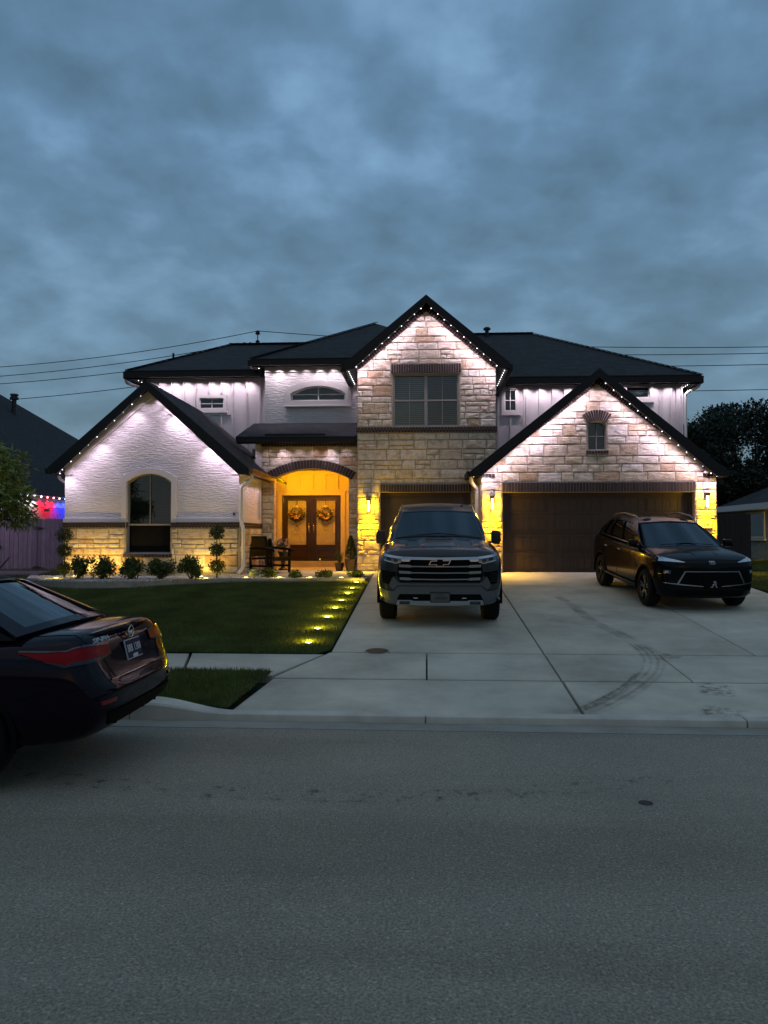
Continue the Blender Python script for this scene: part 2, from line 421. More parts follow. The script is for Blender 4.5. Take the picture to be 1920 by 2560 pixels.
def slab(poly, parent, name='slab', m=M_CONC, lift=0):
    n = len(poly)
    cx = sum(p[0] for p in poly) / n; cy = sum(p[1] for p in poly) / n
    def ins(p, d):
        return (p[0] - math.copysign(d * .38, p[0] - cx), p[1] - math.copysign(d, p[1] - cy))
    a = [ins(p, .024) for p in poly]; b = [ins(p, .038) for p in poly]
    v = [(x, y, pl(y) - .1) for x, y in a] + [(x, y, pl(y) - .010 + lift) for x, y in a] + [(x, y, pl(y) + lift) for x, y in b]
    f = [tuple(range(2 * n, 3 * n))]
    for i in range(n):
        j = (i + 1) % n; f += [(i, j, j + n, i + n), (i + n, j + n, j + 2 * n, i + 2 * n)]
    return B().add(v, f).build(name, m, parent)
drive = thing('driveway', '', '', (2.8, 13, 0), world=True)
for k in ('label', 'category'): del drive[k]
drive['kind'] = 'structure'
rows = [(10.56, 13.96), (13.96, 17.0), (17.0, 19.28)]
for (y0, y1) in rows:
    for x0, x1 in ((-1.33, 1.6), (1.6, 4.42), (4.42, 7.0)):
        slab([(x0, y0), (x1, y0), (x1, y1), (x0, y1)], drive)
slab([(-1.33, 19.28), (1.6, 19.28), (1.6, 20.7), (-1.33, 20.7)], drive)
slab([(1.6, 19.28), (7.0, 19.28), (7.0, 19.8), (1.6, 19.8)], drive)
for x0, x1, xl in ((-1.35, 0, -1.86), (0, 1.6, 0), (1.6, 3.13, 1.6), (3.13, 4.9, 3.13), (4.9, 7.0, 4.9)):
    slab([(xl, 9.19), (x1, 9.19), (x1, 10.55), (x0, 10.55)], drive)
slab([(-2.05, 7.79), (1.59, 7.79), (1.6, 9.18), (-1.86, 9.18)], drive)
slab([(1.6, 7.79), (7.4, 7.79), (7.0, 9.18), (1.61, 9.18)], drive)
walk = thing('sidewalk', '', '', (-4, 9.8, 0), world=True)
for k in ('label', 'category'): del walk[k]
walk['kind'] = 'structure'
slab([(-3.02, 9.28), (-1.89, 9.28), (-1.40, 10.44), (-3.25, 10.44)], walk)
for i in range(7):
    x1 = -3.04 - i * 1.5; slab([(x1 - 1.5, 9.30), (x1, 9.30), (x1 - .23, 10.42), (x1 - 1.73, 10.42)], walk)
for i in range(4):
    x0 = 7.03 + i * 1.5; slab([(x0, 9.2), (x0 + 1.5, 9.2), (x0 + 1.5, 10.5), (x0, 10.5)], walk)
porch = box('porch_floor', M_CONC, None, -4.76, -1.36, 18.05, 23.75, .3, .905, kind='structure', bevel=.012)

# tyre marks left on the drive
def mark_mat(name, col, dens, along, stripe=.13, lo=.44, hi=.74):
    m = bpy.data.materials.new(name); m.use_nodes = True; nt = m.node_tree; b = nt.nodes['Principled BSDF']; b.inputs['Base Color'].default_value = (*col, 1); b.inputs['Roughness'].default_value = .95; b.inputs['Specular IOR Level'].default_value = .1
    uv = nt.nodes.new('ShaderNodeUVMap'); sp = nt.nodes.new('ShaderNodeSeparateXYZ'); nt.links.new(uv.outputs[0], sp.inputs[0])
    wv = nt.nodes.new('ShaderNodeMath'); wv.operation = 'SINE'; mu = nt.nodes.new('ShaderNodeMath'); mu.operation = 'MULTIPLY'; mu.inputs[1].default_value = 25
    nt.links.new(sp.outputs[0], mu.inputs[0]); nt.links.new(mu.outputs[0], wv.inputs[0])
    n = nt.nodes.new('ShaderNodeTexNoise'); n.inputs['Scale'].default_value = along; n.inputs['Detail'].default_value = 6; n.inputs['Roughness'].default_value = .7
    tc = nt.nodes.new('ShaderNodeTexCoord'); nt.links.new(tc.outputs['Object'], n.inputs['Vector'])
    ad = nt.nodes.new('ShaderNodeMath'); ad.operation = 'MULTIPLY_ADD'; ad.inputs[1].default_value = stripe; nt.links.new(wv.outputs[0], ad.inputs[0]); nt.links.new(n.outputs['Fac'], ad.inputs[2])
    ed = nt.nodes.new('ShaderNodeMath'); ed.operation = 'PINGPONG'; ed.inputs[1].default_value = .5; nt.links.new(sp.outputs[0], ed.inputs[0])
    em = nt.nodes.new('ShaderNodeMapRange'); em.inputs['From Max'].default_value = .16; nt.links.new(ed.outputs[0], em.inputs['Value'])
    ee = nt.nodes.new('ShaderNodeMath'); ee.operation = 'PINGPONG'; ee.inputs[1].default_value = .5; nt.links.new(sp.outputs[1], ee.inputs[0])
    e2 = nt.nodes.new('ShaderNodeMapRange'); e2.inputs['From Max'].default_value = .12; nt.links.new(ee.outputs[0], e2.inputs['Value'])
    mr = nt.nodes.new('ShaderNodeMapRange'); mr.inputs['From Min'].default_value = lo; mr.inputs['From Max'].default_value = hi; mr.inputs['To Max'].default_value = dens; nt.links.new(ad.outputs[0], mr.inputs['Value'])
    m1 = nt.nodes.new('ShaderNodeMath'); m1.operation = 'MULTIPLY'; m2 = nt.nodes.new('ShaderNodeMath'); m2.operation = 'MULTIPLY'
    nt.links.new(mr.outputs[0], m1.inputs[0]); nt.links.new(em.outputs[0], m1.inputs[1]); nt.links.new(m1.outputs[0], m2.inputs[0]); nt.links.new(e2.outputs[0], m2.inputs[1])
    nt.links.new(m2.outputs[0], b.inputs['Alpha'])
    return m
def strip_mesh(name, path, w, m, parent, zf, nsub=6):
    P = [Vector((p[0], p[1], 0)) for p in path]; pts = []
    for i in range(len(P) - 1):
        p0, p1, p2, p3 = P[max(0, i - 1)], P[i], P[i + 1], P[min(len(P) - 1, i + 2)]
        for k in range(nsub):
            t = k / nsub; pts.append(.5 * ((2 * p1) + (p2 - p0) * t + (2 * p0 - 5 * p1 + 4 * p2 - p3) * t * t + (3 * p1 - p0 - 3 * p2 + p3) * t ** 3))
    pts.append(P[-1]); n = len(pts); v = []; f = []; ww = w if callable(w) else (lambda t: w)
    for i, p in enumerate(pts):
        d = (pts[min(i + 1, n - 1)] - pts[max(i - 1, 0)]).normalized(); s = Vector((d.y, -d.x, 0)); h = ww(i / (n - 1)) / 2
        for k in range(5):
            q = p + s * h * (k / 2 - 1); v.append((q.x, q.y, zf(q.y)))
    for i in range(n - 1):
        for k in range(4): a = i * 5 + k; f.append((a, a + 1, a + 6, a + 5))
    me = bpy.data.meshes.new(name); me.from_pydata(v, [], f); uvl = me.uv_layers.new(name='UVMap')
    for lp in me.loops:
        vi = lp.vertex_index; uvl.data[lp.index].uv = ((vi % 5) / 4, (vi // 5) / (n - 1))
    me.materials.append(m); return base_obj(name, me, parent, 'stuff')
M_MARK = mark_mat('tyre_dust', (.085, .066, .05), .46, 2.4, .07, .38, .78)
M_MARK2 = mark_mat('tyre_mud', (.06, .048, .038), .6, 13.0, .0, .44, .72)
dz = lambda y: pl(y) + .004
strip_mesh('tire_mark', [(2.60, 15.4), (2.72, 14.6), (2.76, 13.0), (2.92, 12.1), (3.03, 11.1), (3.0, 10.41), (2.88, 9.95), (2.70, 9.52), (2.41, 9.02), (2.10, 8.56), (1.77, 8.15), (1.42, 7.80)], lambda t: .16 + .18 * min(1, t * 2.2), M_MARK, drive, dz)
strip_mesh('tire_mark', [(2.62, 9.62), (2.33, 9.05), (2.02, 8.58), (1.69, 8.16), (1.45, 7.90)], .10, M_MARK2, drive, lambda y: pl(y) + .006)
strip_mesh('tire_mark', [(3.36, 9.15), (3.28, 8.9), (3.19, 8.6)], .42, M_MARK2, drive, dz)
strip_mesh('tire_mark', [(3.12, 8.2), (3.02, 8.0), (2.93, 7.80)], .48, M_MARK2, drive, dz)
strip_mesh('tire_mark', [(3.35, 10.35), (3.2, 10.5), (3.06, 10.7)], .30, M_MARK2, drive, dz)
strip_mesh('tire_mark', [(2.62, 15.5), (2.66, 15.2), (2.7, 14.9)], .22, M_MARK2, drive, lambda y: pl(y) + .007)
# dirt scattered along the road's wheel track
strip_mesh('road_dirt', [(-3.6, 6.05), (-2.4, 5.62), (-1.2, 5.45), (0.2, 5.5), (1.2, 5.75), (2.3, 6.15)], .30, mark_mat('road_dirt', (.045, .04, .034), .6, 8.0, .0, .54, .70), road, lambda y: .004, 10)
def disc(name, m, parent, c, r, h, zf, n=28):
    v = [(c[0], c[1], zf(c[1]) + h)]; f = []
    for k in range(n):
        a = 2 * math.pi * k / n; x, y = c[0] + r * math.cos(a), c[1] + r * math.sin(a); v.append((x, y, zf(y) + h)); 
    for k in range(n):
        a = 2 * math.pi * k / n; x, y = c[0] + r * 1.02 * math.cos(a), c[1] + r * 1.02 * math.sin(a); v.append((x, y, zf(y) - .02))
    for k in range(n):
        f.append((0, 1 + k, 1 + (k + 1) % n)); f.append((1 + k, 1 + n + k, 1 + n + (k + 1) % n, 1 + (k + 1) % n))
    return B().add(v, f).build(name, m, parent)
M_IRON = mat('cast_iron', (.030, .027, .023), rough=.75, var=.3, vscale=20, bump=.5, bscale=60)
mc = thing('cleanout_cover', 'round dark iron cover set in the driveway by the lawn corner', 'cover', (-.69, 10.62, pl(10.62)), world=True)
disc('rim', M_GUTPAN, mc, (-.69, 10.62), .175, .005, pl); disc('lid', M_IRON, mc, (-.69, 10.62), .15, .010, pl)
vc = thing('valve_cover', 'small round dark cover in the grey asphalt road', 'cover', (1.51, 5.41, 0), world=True)
disc('rim', M_GUTPAN, vc, (1.51, 5.41), .056, .004, lambda y: 0); disc('lid', M_IRON, vc, (1.51, 5.41), .05, .007, lambda y: 0)

# ------------------------------------------------------------------ lawns
M_TURF = mat('turf', (.030, .040, .012), rough=.95, var=.4, vscale=1.2)
M_BLADE = mat('grass_blade', (.105, .128, .030), rough=.6, var=.45, vscale=1.4, spec=.2, detail=6)
def inside(poly, x, y):
    r = np.zeros(len(x), bool); n = len(poly)
    for i in range(n):
        x0, y0 = poly[i]; x1, y1 = poly[(i + 1) % n]
        c = ((y0 > y) != (y1 > y)); t = (x1 - x0) * (y - y0) / ((y1 - y0) if y1 != y0 else 1e-9) + x0; r ^= c & (x < t)
    return r
def plv(y): return np.where(y < 19.3, -.592 + .0789 * y, .931)
def grass(name, poly, dens, h=.045, lift=.012, thin=None):
    xs_, ys_ = [p[0] for p in poly], [p[1] for p in poly]; A = (max(xs_) - min(xs_)) * (max(ys_) - min(ys_)); n = int(A * dens)
    x = nrg.uniform(min(xs_), max(xs_), n); y = nrg.uniform(min(ys_), max(ys_), n); k = inside(poly, x, y)
    x, y = x[k], y[k]; n = len(x); z = plv(y) + lift; a = nrg.uniform(0, 2 * np.pi, n); hh = h * nrg.uniform(.55, 1.25, n) * (1 + .25 * np.sin(x * 2.1 + y * 1.3) * np.sin(y * 2.7)); w = nrg.uniform(.003, .0065, n)
    lx, ly = nrg.normal(0, .35, n) * hh, nrg.normal(0, .35, n) * hh; c, s = np.cos(a) * w, np.sin(a) * w
    V = np.empty((n, 3, 3), np.float32); V[:, 0] = np.stack([x - c, y - s, z - .01], 1); V[:, 1] = np.stack([x + c, y + s, z - .01], 1); V[:, 2] = np.stack([x + lx, y + ly, z + hh], 1)
    return np_mesh(name, V.reshape(-1, 3), np.arange(3 * n).reshape(-1, 3), M_BLADE, None, 'stuff')
EDGE = [(-9.75, 18.3), (-9.35, 17.35), (-8.75, 16.62), (-8.05, 16.2), (-7.3, 16.08), (-6.4, 16.28), (-5.6, 16.75), (-4.8, 17.08), (-3.4, 17.25), (-1.42, 17.4)]
LAWN = [(-30, 10.46), (-1.5, 10.46), (-1.37, 10.66), (-1.37, 17.40)] + EDGE[::-1] + [(-9.75, 21.5), (-30, 21.5)]
def sheet(name, poly, m, lift, kind='structure'):
    tr = tessellate_polygon([[Vector((p[0], p[1], 0)) for p in poly]])
    return B().add([(p[0], p[1], pl(p[1]) + lift) for p in poly], [tuple(t) for t in tr]).build(name, m, None, kind=kind)
# split at 19.3 where the yard levels off
sheet('lawn', [(-30, 10.46), (-1.5, 10.46), (-1.37, 10.66), (-1.37, 17.40)] + EDGE[::-1] + [(-9.75, 19.3), (-30, 19.3)], M_TURF, .012)
sheet('lawn', [(-30, 19.3), (-9.0, 19.3), (-9.0, 26), (-30, 26)], M_TURF, -.10)
VERGE = [(-16, 7.96), (-2.87, 7.96), (-2.06, 7.81), (-1.885, 9.27), (-16, 9.27)]
sheet('verge', VERGE, M_TURF, .06)
RL = [(7.05, 10.55), (22, 10.55), (22, 19.3), (7.25, 19.3), (7.05, 17)]
sheet('lawn', RL, M_TURF, .012)
sheet('lawn', [(7.25, 19.3), (40, 19.3), (40, 36), (7.25, 36)], M_TURF, -.03)
VIS = [(-6.8, 10.425), (-1.48, 10.425), (-1.345, 10.65), (-1.345, 17.40)] + EDGE[::-1] + [(-9.75, 18.4), (-11.2, 18.4)]
grass('lawn_grass', VIS, 7500)
grass('lawn_grass', [(-13.5, 18.4), (-9.1, 18.4), (-9.1, 22.4), (-13.5, 22.4)], 900, lift=-.09)
grass('verge_grass', [(-5.2, 7.96), (-2.87, 7.96), (-2.06, 7.81), (-1.885, 9.27), (-5.2, 9.27)], 9000, h=.055, lift=.055)
grass('lawn_grass', [(7.05, 13.5), (9.5, 13.5), (10.5, 19.3), (7.25, 19.3), (7.05, 17)], 4500)
grass('lawn_grass', [(7.6, 21.2), (14, 19.3), (16, 30), (9, 30)], 1100, h=.08, lift=-.03)

# raised bed: edging, soil, gravel
v = []; f = []
P = [Vector((p[0], p[1], 0)) for p in EDGE]; pts = []
for i in range(len(P) - 1):
    p0, p1, p2, p3 = P[max(0, i - 1)], P[i], P[i + 1], P[min(len(P) - 1, i + 2)]
    for k in range(5):
        t = k / 5; pts.append(.5 * ((2 * p1) + (p2 - p0) * t + (2 * p0 - 5 * p1 + 4 * p2 - p3) * t * t + (3 * p1 - p0 - 3 * p2 + p3) * t ** 3))
pts.append(P[-1])
for i, p in enumerate(pts):
    d = (pts[min(i + 1, len(pts) - 1)] - pts[max(i - 1, 0)]).normalized(); s = Vector((-d.y, d.x, 0)); t = .885 + .01 * math.sin(i * .9)
    q = p + s * .14
    v += [(p.x, p.y, pl(p.y) - .15), (p.x, p.y, t - .02), (p.x + s.x * .02, p.y + s.y * .02, t), (q.x - s.x * .02, q.y - s.y * .02, t), (q.x, q.y, t - .02), (q.x, q.y, t - .2)]
for i in range(len(pts) - 1):
    for k in range(5): a = i * 6 + k; f.append((a, a + 1, a + 7, a + 6))
f.append(tuple(range(6))); f.append(tuple(range(len(v) - 6, len(v))))
edging = B().add(v, f).build('garden_edging', mat('edging_concrete', (.30, .265, .22), rough=.9, var=.3, vscale=3, bump=.4, bscale=60, detail=8), smooth=40)
tag(edging, 'low curved concrete edging around the gravel planting bed', 'edging')
BED = [(p.x, p.y) for p in pts] + [(-1.42, 18.05), (-4.5, 18.05), (-4.5, 20.7), (-4.62, 20.7), (-4.62, 18.4), (-9.0, 18.4)]
tr = tessellate_polygon([[Vector((p[0], p[1], 0)) for p in BED]])
B().add([(p[0], p[1], .84) for p in BED], [tuple(t) for t in tr]).build('bed_soil', M_SOIL, kind='structure')
def gravel(poly, n):
    xs_, ys_ = [p[0] for p in poly], [p[1] for p in poly]
    x = nrg.uniform(min(xs_), max(xs_), n); y = nrg.uniform(min(ys_), max(ys_), n); k = inside(poly, x, y); x, y = x[k], y[k]; n = len(x)
    o = np.array([(1, 0, 0), (-1, 0, 0), (0, 1, 0), (0, -1, 0), (0, 0, 1), (0, 0, -1)], np.float32); r = nrg.uniform(.012, .034, (n, 1, 1)) * nrg.uniform(.65, 1.3, (n, 6, 1))
    V = o[None] * r; a = nrg.uniform(0, 6.28, n); c, s = np.cos(a)[:, None], np.sin(a)[:, None]
    V2 = np.stack([V[..., 0] * c - V[..., 1] * s + V[..., 2] * .3, V[..., 0] * s + V[..., 1] * c + V[..., 2] * .3, V[..., 2] * .75 + V[..., 0] * .2], 2)
    V2 += np.stack([x, y, .85 + nrg.uniform(0, .016, n)], 1)[:, None]
    fc = np.array([(0, 2, 4), (2, 1, 4), (1, 3, 4), (3, 0, 4), (2, 0, 5), (1, 2, 5), (3, 1, 5), (0, 3, 5)])
    F = (np.arange(n)[:, None, None] * 6 + fc[None]).reshape(-1, 3)
    np_mesh('gravel', V2.reshape(-1, 3), F, mat('white_gravel', (.50, .46, .42), rough=.85, var=.5, vscale=25), None, 'stuff')
gravel(BED, 26000)
# ------------------------------------------------------------------ the house
H = thing('house', 'two storey house of pale limestone and white stucco with dark gabled roofs and eave lights', 'house', (-.5, 21, .93), world=True)
Z0 = .80

def clip_half(poly, a, b, c):
    """keep a*x+b*z<=c"""
    out = []; n = len(poly)
    for i in range(n):
        p, q = poly[i], poly[(i + 1) % n]; dp, dq = a * p[0] + b * p[1] - c, a * q[0] + b * q[1] - c
        if dp <= 0: out.append(p)
        if (dp < 0 < dq) or (dq < 0 < dp):
            t = dp / (dp - dq); out.append((p[0] + (q[0] - p[0]) * t, p[1] + (q[1] - p[1]) * t))
    return out
def area(poly): return abs(sum(poly[i][0] * poly[(i + 1) % len(poly)][1] - poly[(i + 1) % len(poly)][0] * poly[i][1] for i in range(len(poly)))) / 2
def minus_rect(r, o):
    x0, x1, z0, z1 = r; a0, a1, b0, b1 = o
    if x1 <= a0 or x0 >= a1 or z1 <= b0 or z0 >= b1: return [r]
    out = []
    if x0 < a0: out.append((x0, a0, z0, z1))
    if x1 > a1: out.append((a1, x1, z0, z1))
    if z0 < b0: out.append((max(x0, a0), min(x1, a1), z0, b0))
    if z1 > b1: out.append((max(x0, a0), min(x1, a1), b1, z1))
    return out
def ashlar(x0, x1, z0, z1, opens, halves, seed, rowh=(.14, .18, .22, .28), wr=(.30, .78), circ=None, gap=.011):
    rg = random.Random(seed); z = z0; rects = []
    while z < z1 - .04:
        h = rg.choice(rowh); h = min(h, z1 - z)
        if z1 - z - h < .09: h = z1 - z
        x = x0 - rg.uniform(0, .3)
        while x < x1:
            w = rg.uniform(*wr) * (.75 + h * 1.4); 
            if x1 - x - w < .14: w = x1 - x
            if h > .2 and rg.random() < .35:
                k = h * rg.uniform(.4, .6); w2 = w * rg.uniform(.4, .65)
                rects += [(x, x + w2, z, z + k), (x + w2, x + w, z, z + k), (x, x + w, z + k, z + h)]
            else: rects.append((x, x + w, z, z + h))
            x += w
        z += h
    polys = []
    for r in rects:
        r = (max(r[0], x0), min(r[1], x1), r[2], r[3])
        if r[1] - r[0] < .05: continue
        rs = [r]
        for o in opens: rs = [q for p in rs for q in minus_rect(p, o)]
        for q in rs:
            p = [(q[0] + gap, q[2] + gap), (q[1] - gap, q[2] + gap), (q[1] - gap, q[3] - gap), (q[0] + gap, q[3] - gap)]
            if q[1] - q[0] < .06 or q[3] - q[2] < .05: continue
            for hf in halves:
                p = clip_half(p, *hf)
                if len(p) < 3: break
            if circ and len(p) > 2:
                cx_, cz_, cr = circ; best = min(p, key=lambda t: math.hypot(t[0] - cx_, t[1] - cz_))
                mx, mz = sum(t[0] for t in p) / len(p), sum(t[1] for t in p) / len(p); L = math.hypot(mx - cx_, mz - cz_)
                if L > 1e-6 and mz > 3.40: 
                    nx, nz = (mx - cx_) / L, (mz - cz_) / L; p = clip_half(p, -nx, -nz, -(nx * cx_ + nz * cz_ + cr))
            if len(p) >= 3 and area(p) > .004: polys.append(p)
    return polys
def stone_piece(poly, to3, rg, proud=.022, name='stone', m=None, parent=None):
    """rough faced block: outline, chamfer ring and an uneven face"""
    q = []
    for i in range(len(poly)):
        a, b = poly[i], poly[(i + 1) % len(poly)]; q.append(a)
        if math.hypot(a[0] - b[0], a[1] - b[1]) > .09: t = rg.uniform(.35, .65); q.append((a[0] + (b[0] - a[0]) * t, a[1] + (b[1] - a[1]) * t))
    n = len(q); cx_, cz_ = sum(p[0] for p in q) / n, sum(p[1] for p in q) / n
    def ins(p, d):
        dx, dz_ = p[0] - cx_, p[1] - cz_; L = math.hypot(dx, dz_) or 1; k = max(.3, (L - d) / L); return cx_ + dx * k, cz_ + dz_ * k
    pr = proud * rg.uniform(.7, 1.25)
    v = [to3(*p, -.01) for p in q] + [to3(*p, pr * rg.uniform(.35, .6)) for p in q] + [to3(*ins(p, rg.uniform(.014, .03)), pr * rg.uniform(.7, 1.1)) for p in q] + [to3(cx_ + rg.uniform(-.03, .03), cz_, pr * rg.uniform(.9, 1.4))]
    f = []
    for i in range(n):
        j = (i + 1) % n; f += [(i, j, j + n, i + n), (i + n, j + n, j + 2 * n, i + 2 * n), (i + 2 * n, j + 2 * n, 3 * n)]
    return B().add(v, f).build(name, m, parent)
def face_y(y): return lambda x, z, d: (x, y - d, z)
def lay(polys, to3, parent, seed, m=None, proud=.022):
    rg = random.Random(seed)
    for p in polys: stone_piece(p, to3, rg, proud, 'stone', m or M_STONE, parent)
def soldier(x0, x1, z0, z1, y, parent, pitch=.078, proud=.02):
    """row of upright bricks with its mortar bed"""
    n = max(1, round((x1 - x0) / pitch)); w = (x1 - x0) / n
    bed = box('mortar_bed', M_BRICKM, parent, x0, x1, y - proud + .008, y + .02, z0, z1)
    bm_ = B().box(-w / 2 + .005, w / 2 - .005, -proud - .004, .02, z0 + .006, z1 - .006).mesh('brick', bevel=.003); bm_.materials.append(M_BRICK)
    for i in range(n):
        o = base_obj('brick', bm_, bed); o.location = (x0 + w * (i + .5), y + rng.uniform(-.002, .002), rng.uniform(-.002, .002))
def band(x0, x1, z0, z1, y, parent, pitch=.085, proud=.03, rows=2, axis='y'):
    """narrow double course of small bricks, joined"""
    mb = B(); n = round((x1 - x0) / pitch); w = (x1 - x0) / n; hh = (z1 - z0) / rows
    bed = (box('mortar_bed', M_BRICKM, parent, x0, x1, y - proud + .008, y + .02, z0, z1) if axis == 'y' else box('mortar_bed', M_BRICKM, parent, y - .02, y + proud - .008, x0, x1, z0, z1))
    for r in range(rows):
        for i in range(n + (r % 2)):
            a = x0 + w * (i - .5 * (r % 2)); b = a + w; a = max(a, x0) + .005; b = min(b, x1) - .005
            if b - a < .01: continue
            if axis == 'y': mb.box(a, b, y - proud - .004 - .008 * (r % 2), y, z0 + r * hh + .006, z0 + (r + 1) * hh - .004)
            else: mb.box(y, y + proud + .004 + .008 * (r % 2), a, b, z0 + r * hh + .006, z0 + (r + 1) * hh - .004)
    mb.build('brick_band', M_BRICK, bed, kind='stuff')
def arc_pts(xc, zc, r, a0, a1, n): return [(xc + r * math.cos(a0 + (a1 - a0) * i / n), zc + r * math.sin(a0 + (a1 - a0) * i / n)) for i in range(n + 1)]
def arch_bricks(xc, zc, r0, r1, a0, a1, n, y, parent, proud=.03):
    ring = arc_pts(xc, zc, r0, a0, a1, 24) + arc_pts(xc, zc, r1, a1, a0, 24)
    bed = B().prism(ring, y - proud + .008, y + .03).build('mortar_bed', M_BRICKM, parent)
    da = (a1 - a0) / n
    for i in range(n):
        b0, b1 = a0 + da * i + .0045 / r0 * (1 if da > 0 else -1), a0 + da * (i + 1) - .0045 / r0 * (1 if da > 0 else -1)
        pr = proud + rng.uniform(0, .006)
        B().prism([(xc + (r0 + .004) * math.cos(b0), zc + (r0 + .004) * math.sin(b0)), (xc + (r1 - .004) * math.cos(b0), zc + (r1 - .004) * math.sin(b0)), (xc + (r1 - .004) * math.cos(b1), zc + (r1 - .004) * math.sin(b1)), (xc + (r0 + .004) * math.cos(b1), zc + (r0 + .004) * math.sin(b1))], y - pr, y).build('brick', M_BRICK, bed)

# ---- plain shells behind the faces (keep light out, carry the walls)
def shell(name, m, *a): return box(name, m, H, *a)
shell('rear_wall', M_BOARD, -8.6, 7.9, 31.8, 32, Z0, 6.7)
shell('side_wall', M_BOARD, -8.95, -8.83, 18.5, 31.8, Z0, 3.7)
shell('side_wall', M_BOARD, -8.64, -8.52, 22.9, 31.8, 3.5, 6.75)
shell('side_wall', M_BOARD, 7.08, 7.2, 19.5, 31.8, Z0, 3.6)
shell('side_wall', M_BOARD, 7.78, 7.9, 23.95, 31.8, 3.2, 6.6)
shell('upper_floor', M_UNLIT, -8.5, 7.75, 23.0, 31.7, 3.9, 4.0)

# ---- window helper
def window(x0, x1, z0, z1, y, wall, fm, bars_x=(), bars_z=(), arch=0, blinds=None, fw=.045, solid=None, pane=True):
    """recessed window: frame, muntin bars, panes, blind and a dark sheet standing for the unlit interior"""
    if arch > 0:
        w = x1 - x0; r = (w * w / 4 + arch * arch) / (2 * arch); xc = (x0 + x1) / 2; zc = z1 + arch - r; a = math.asin(w / 2 / r)
        top = arc_pts(xc, zc, r, math.pi / 2 - a, math.pi / 2 + a, 12)
        outer = [(x0, z0), (x1, z0)] + top
        k = 1 - fw * 2 / w; inner = [(x0 + fw, z0 + fw), (x1 - fw, z0 + fw)] + [(xc + (p[0] - xc) * k, p[1] - fw) for p in top]
    else:
        outer = [(x0, z0), (x1, z0), (x1, z1), (x0, z1)]; inner = [(x0 + fw, z0 + fw), (x1 - fw, z0 + fw), (x1 - fw, z1 - fw), (x0 + fw, z1 - fw)]
    win = B().prism(outer, y - .012, y + .06, [inner]).build('window', fm, wall)
    zt = z1 + arch
    for bx_, bw, *zr_ in bars_x: box('mullion', fm, win, bx_ - bw / 2, bx_ + bw / 2, y + .004, y + .045, (zr_[0] if zr_ else z0 + fw - .004), (zt if arch else z1) - fw + .004)
    for bz, bw in bars_z: box('muntin', fm, win, x0 + fw - .004, x1 - fw + .004, y + .001, y + .042, bz - bw / 2, bz + bw / 2)
    if pane: B().prism(inner, y + .048, y + .053).build('pane', M_GLASS, win)
    for (b0, b1, c0, c1, bm_) in (blinds or []):
        mb = B(); n = max(2, int((c1 - c0) / .052))
        for i in range(n):
            zz = c0 + (c1 - c0) * (i + .5) / n; mb.add([(b0, y + .085, zz - .022), (b1, y + .085, zz - .022), (b1, y + .115, zz + .022), (b0, y + .115, zz + .022)], [(0, 1, 2, 3)])
        mb.build('blind', bm_, win, recalc=False)
    for (b0, b1, c0, c1) in (solid or []): box('insect_screen', M_SCREEN, win, b0, b1, y + .030, y + .034, c0, c1)
    B().prism([(x0 - .1, z0 - .1), (x1 + .1, z0 - .1), (x1 + .1, zt + .1), (x0 - .1, zt + .1)], y + .42, y + .44).build('dark_backdrop', M_UNLIT, win)  # dark sheet painted as the interior's shade, also hides the sky beyond
    return win

# ================= left wing: stucco gable over stone base
YD = 18.35
DL, DR, DA, DE = -8.95, -4.58, (-6.79, 5.50), 3.62
sl = (DA[1] - DE) / (DA[0] - DL)
wl_, wr_, wsill, wspr, wtop = -7.37, -6.26, 1.42, 3.18, 3.39
hole = [(wl_, wsill), (wr_, wsill), (wr_, wspr)] + arc_pts((wl_ + wr_) / 2, wspr + .21 - (1.11 ** 2 / 4 + .21 ** 2) / .42, (1.11 ** 2 / 4 + .21 ** 2) / .42, math.pi / 2 - math.asin(.555 / ((1.11 ** 2 / 4 + .21 ** 2) / .42)), math.pi / 2 + math.asin(.555 / ((1.11 ** 2 / 4 + .21 ** 2) / .42)), 10)[1:-1] + [(wl_, wspr)]
outer = [(DL, 2.19), (wl_, 2.19), (wl_, wspr)] + [p for p in hole[3:-1]][::-1] + [(wr_, wspr), (wr_, 2.19), (DR, 2.19), (DR, DE), DA, (DL, DE)]
wallD = B().prism(outer, YD, YD + .2).build('stucco_wall', M_STUCCO, H)
baseD = B().prism([(DL, Z0 - .2), (DR, Z0 - .2), (DR, 2.05), (wr_, 2.05), (wr_, wsill), (wl_, wsill), (wl_, 2.05), (DL, 2.05)], YD - .05, YD + .2).build('stone_base', M_MORTAR, H)
lay(ashlar(DL, DR, .78, 2.045, [(wl_ - .02, wr_ + .02, wsill - .09, 3)], [], 3, rowh=(.17, .22, .27), wr=(.35, .75)), face_y(YD - .05), baseD, 3)
band(DL - .02, wl_ - .01, 2.05, 2.185, YD - .05, H); band(wr_ + .01, DR + .03, 2.05, 2.185, YD - .05, H)
soldier(wl_ - .06, wr_ + .06, wsill - .10, wsill - .005, YD - .06, baseD, .085, .04)
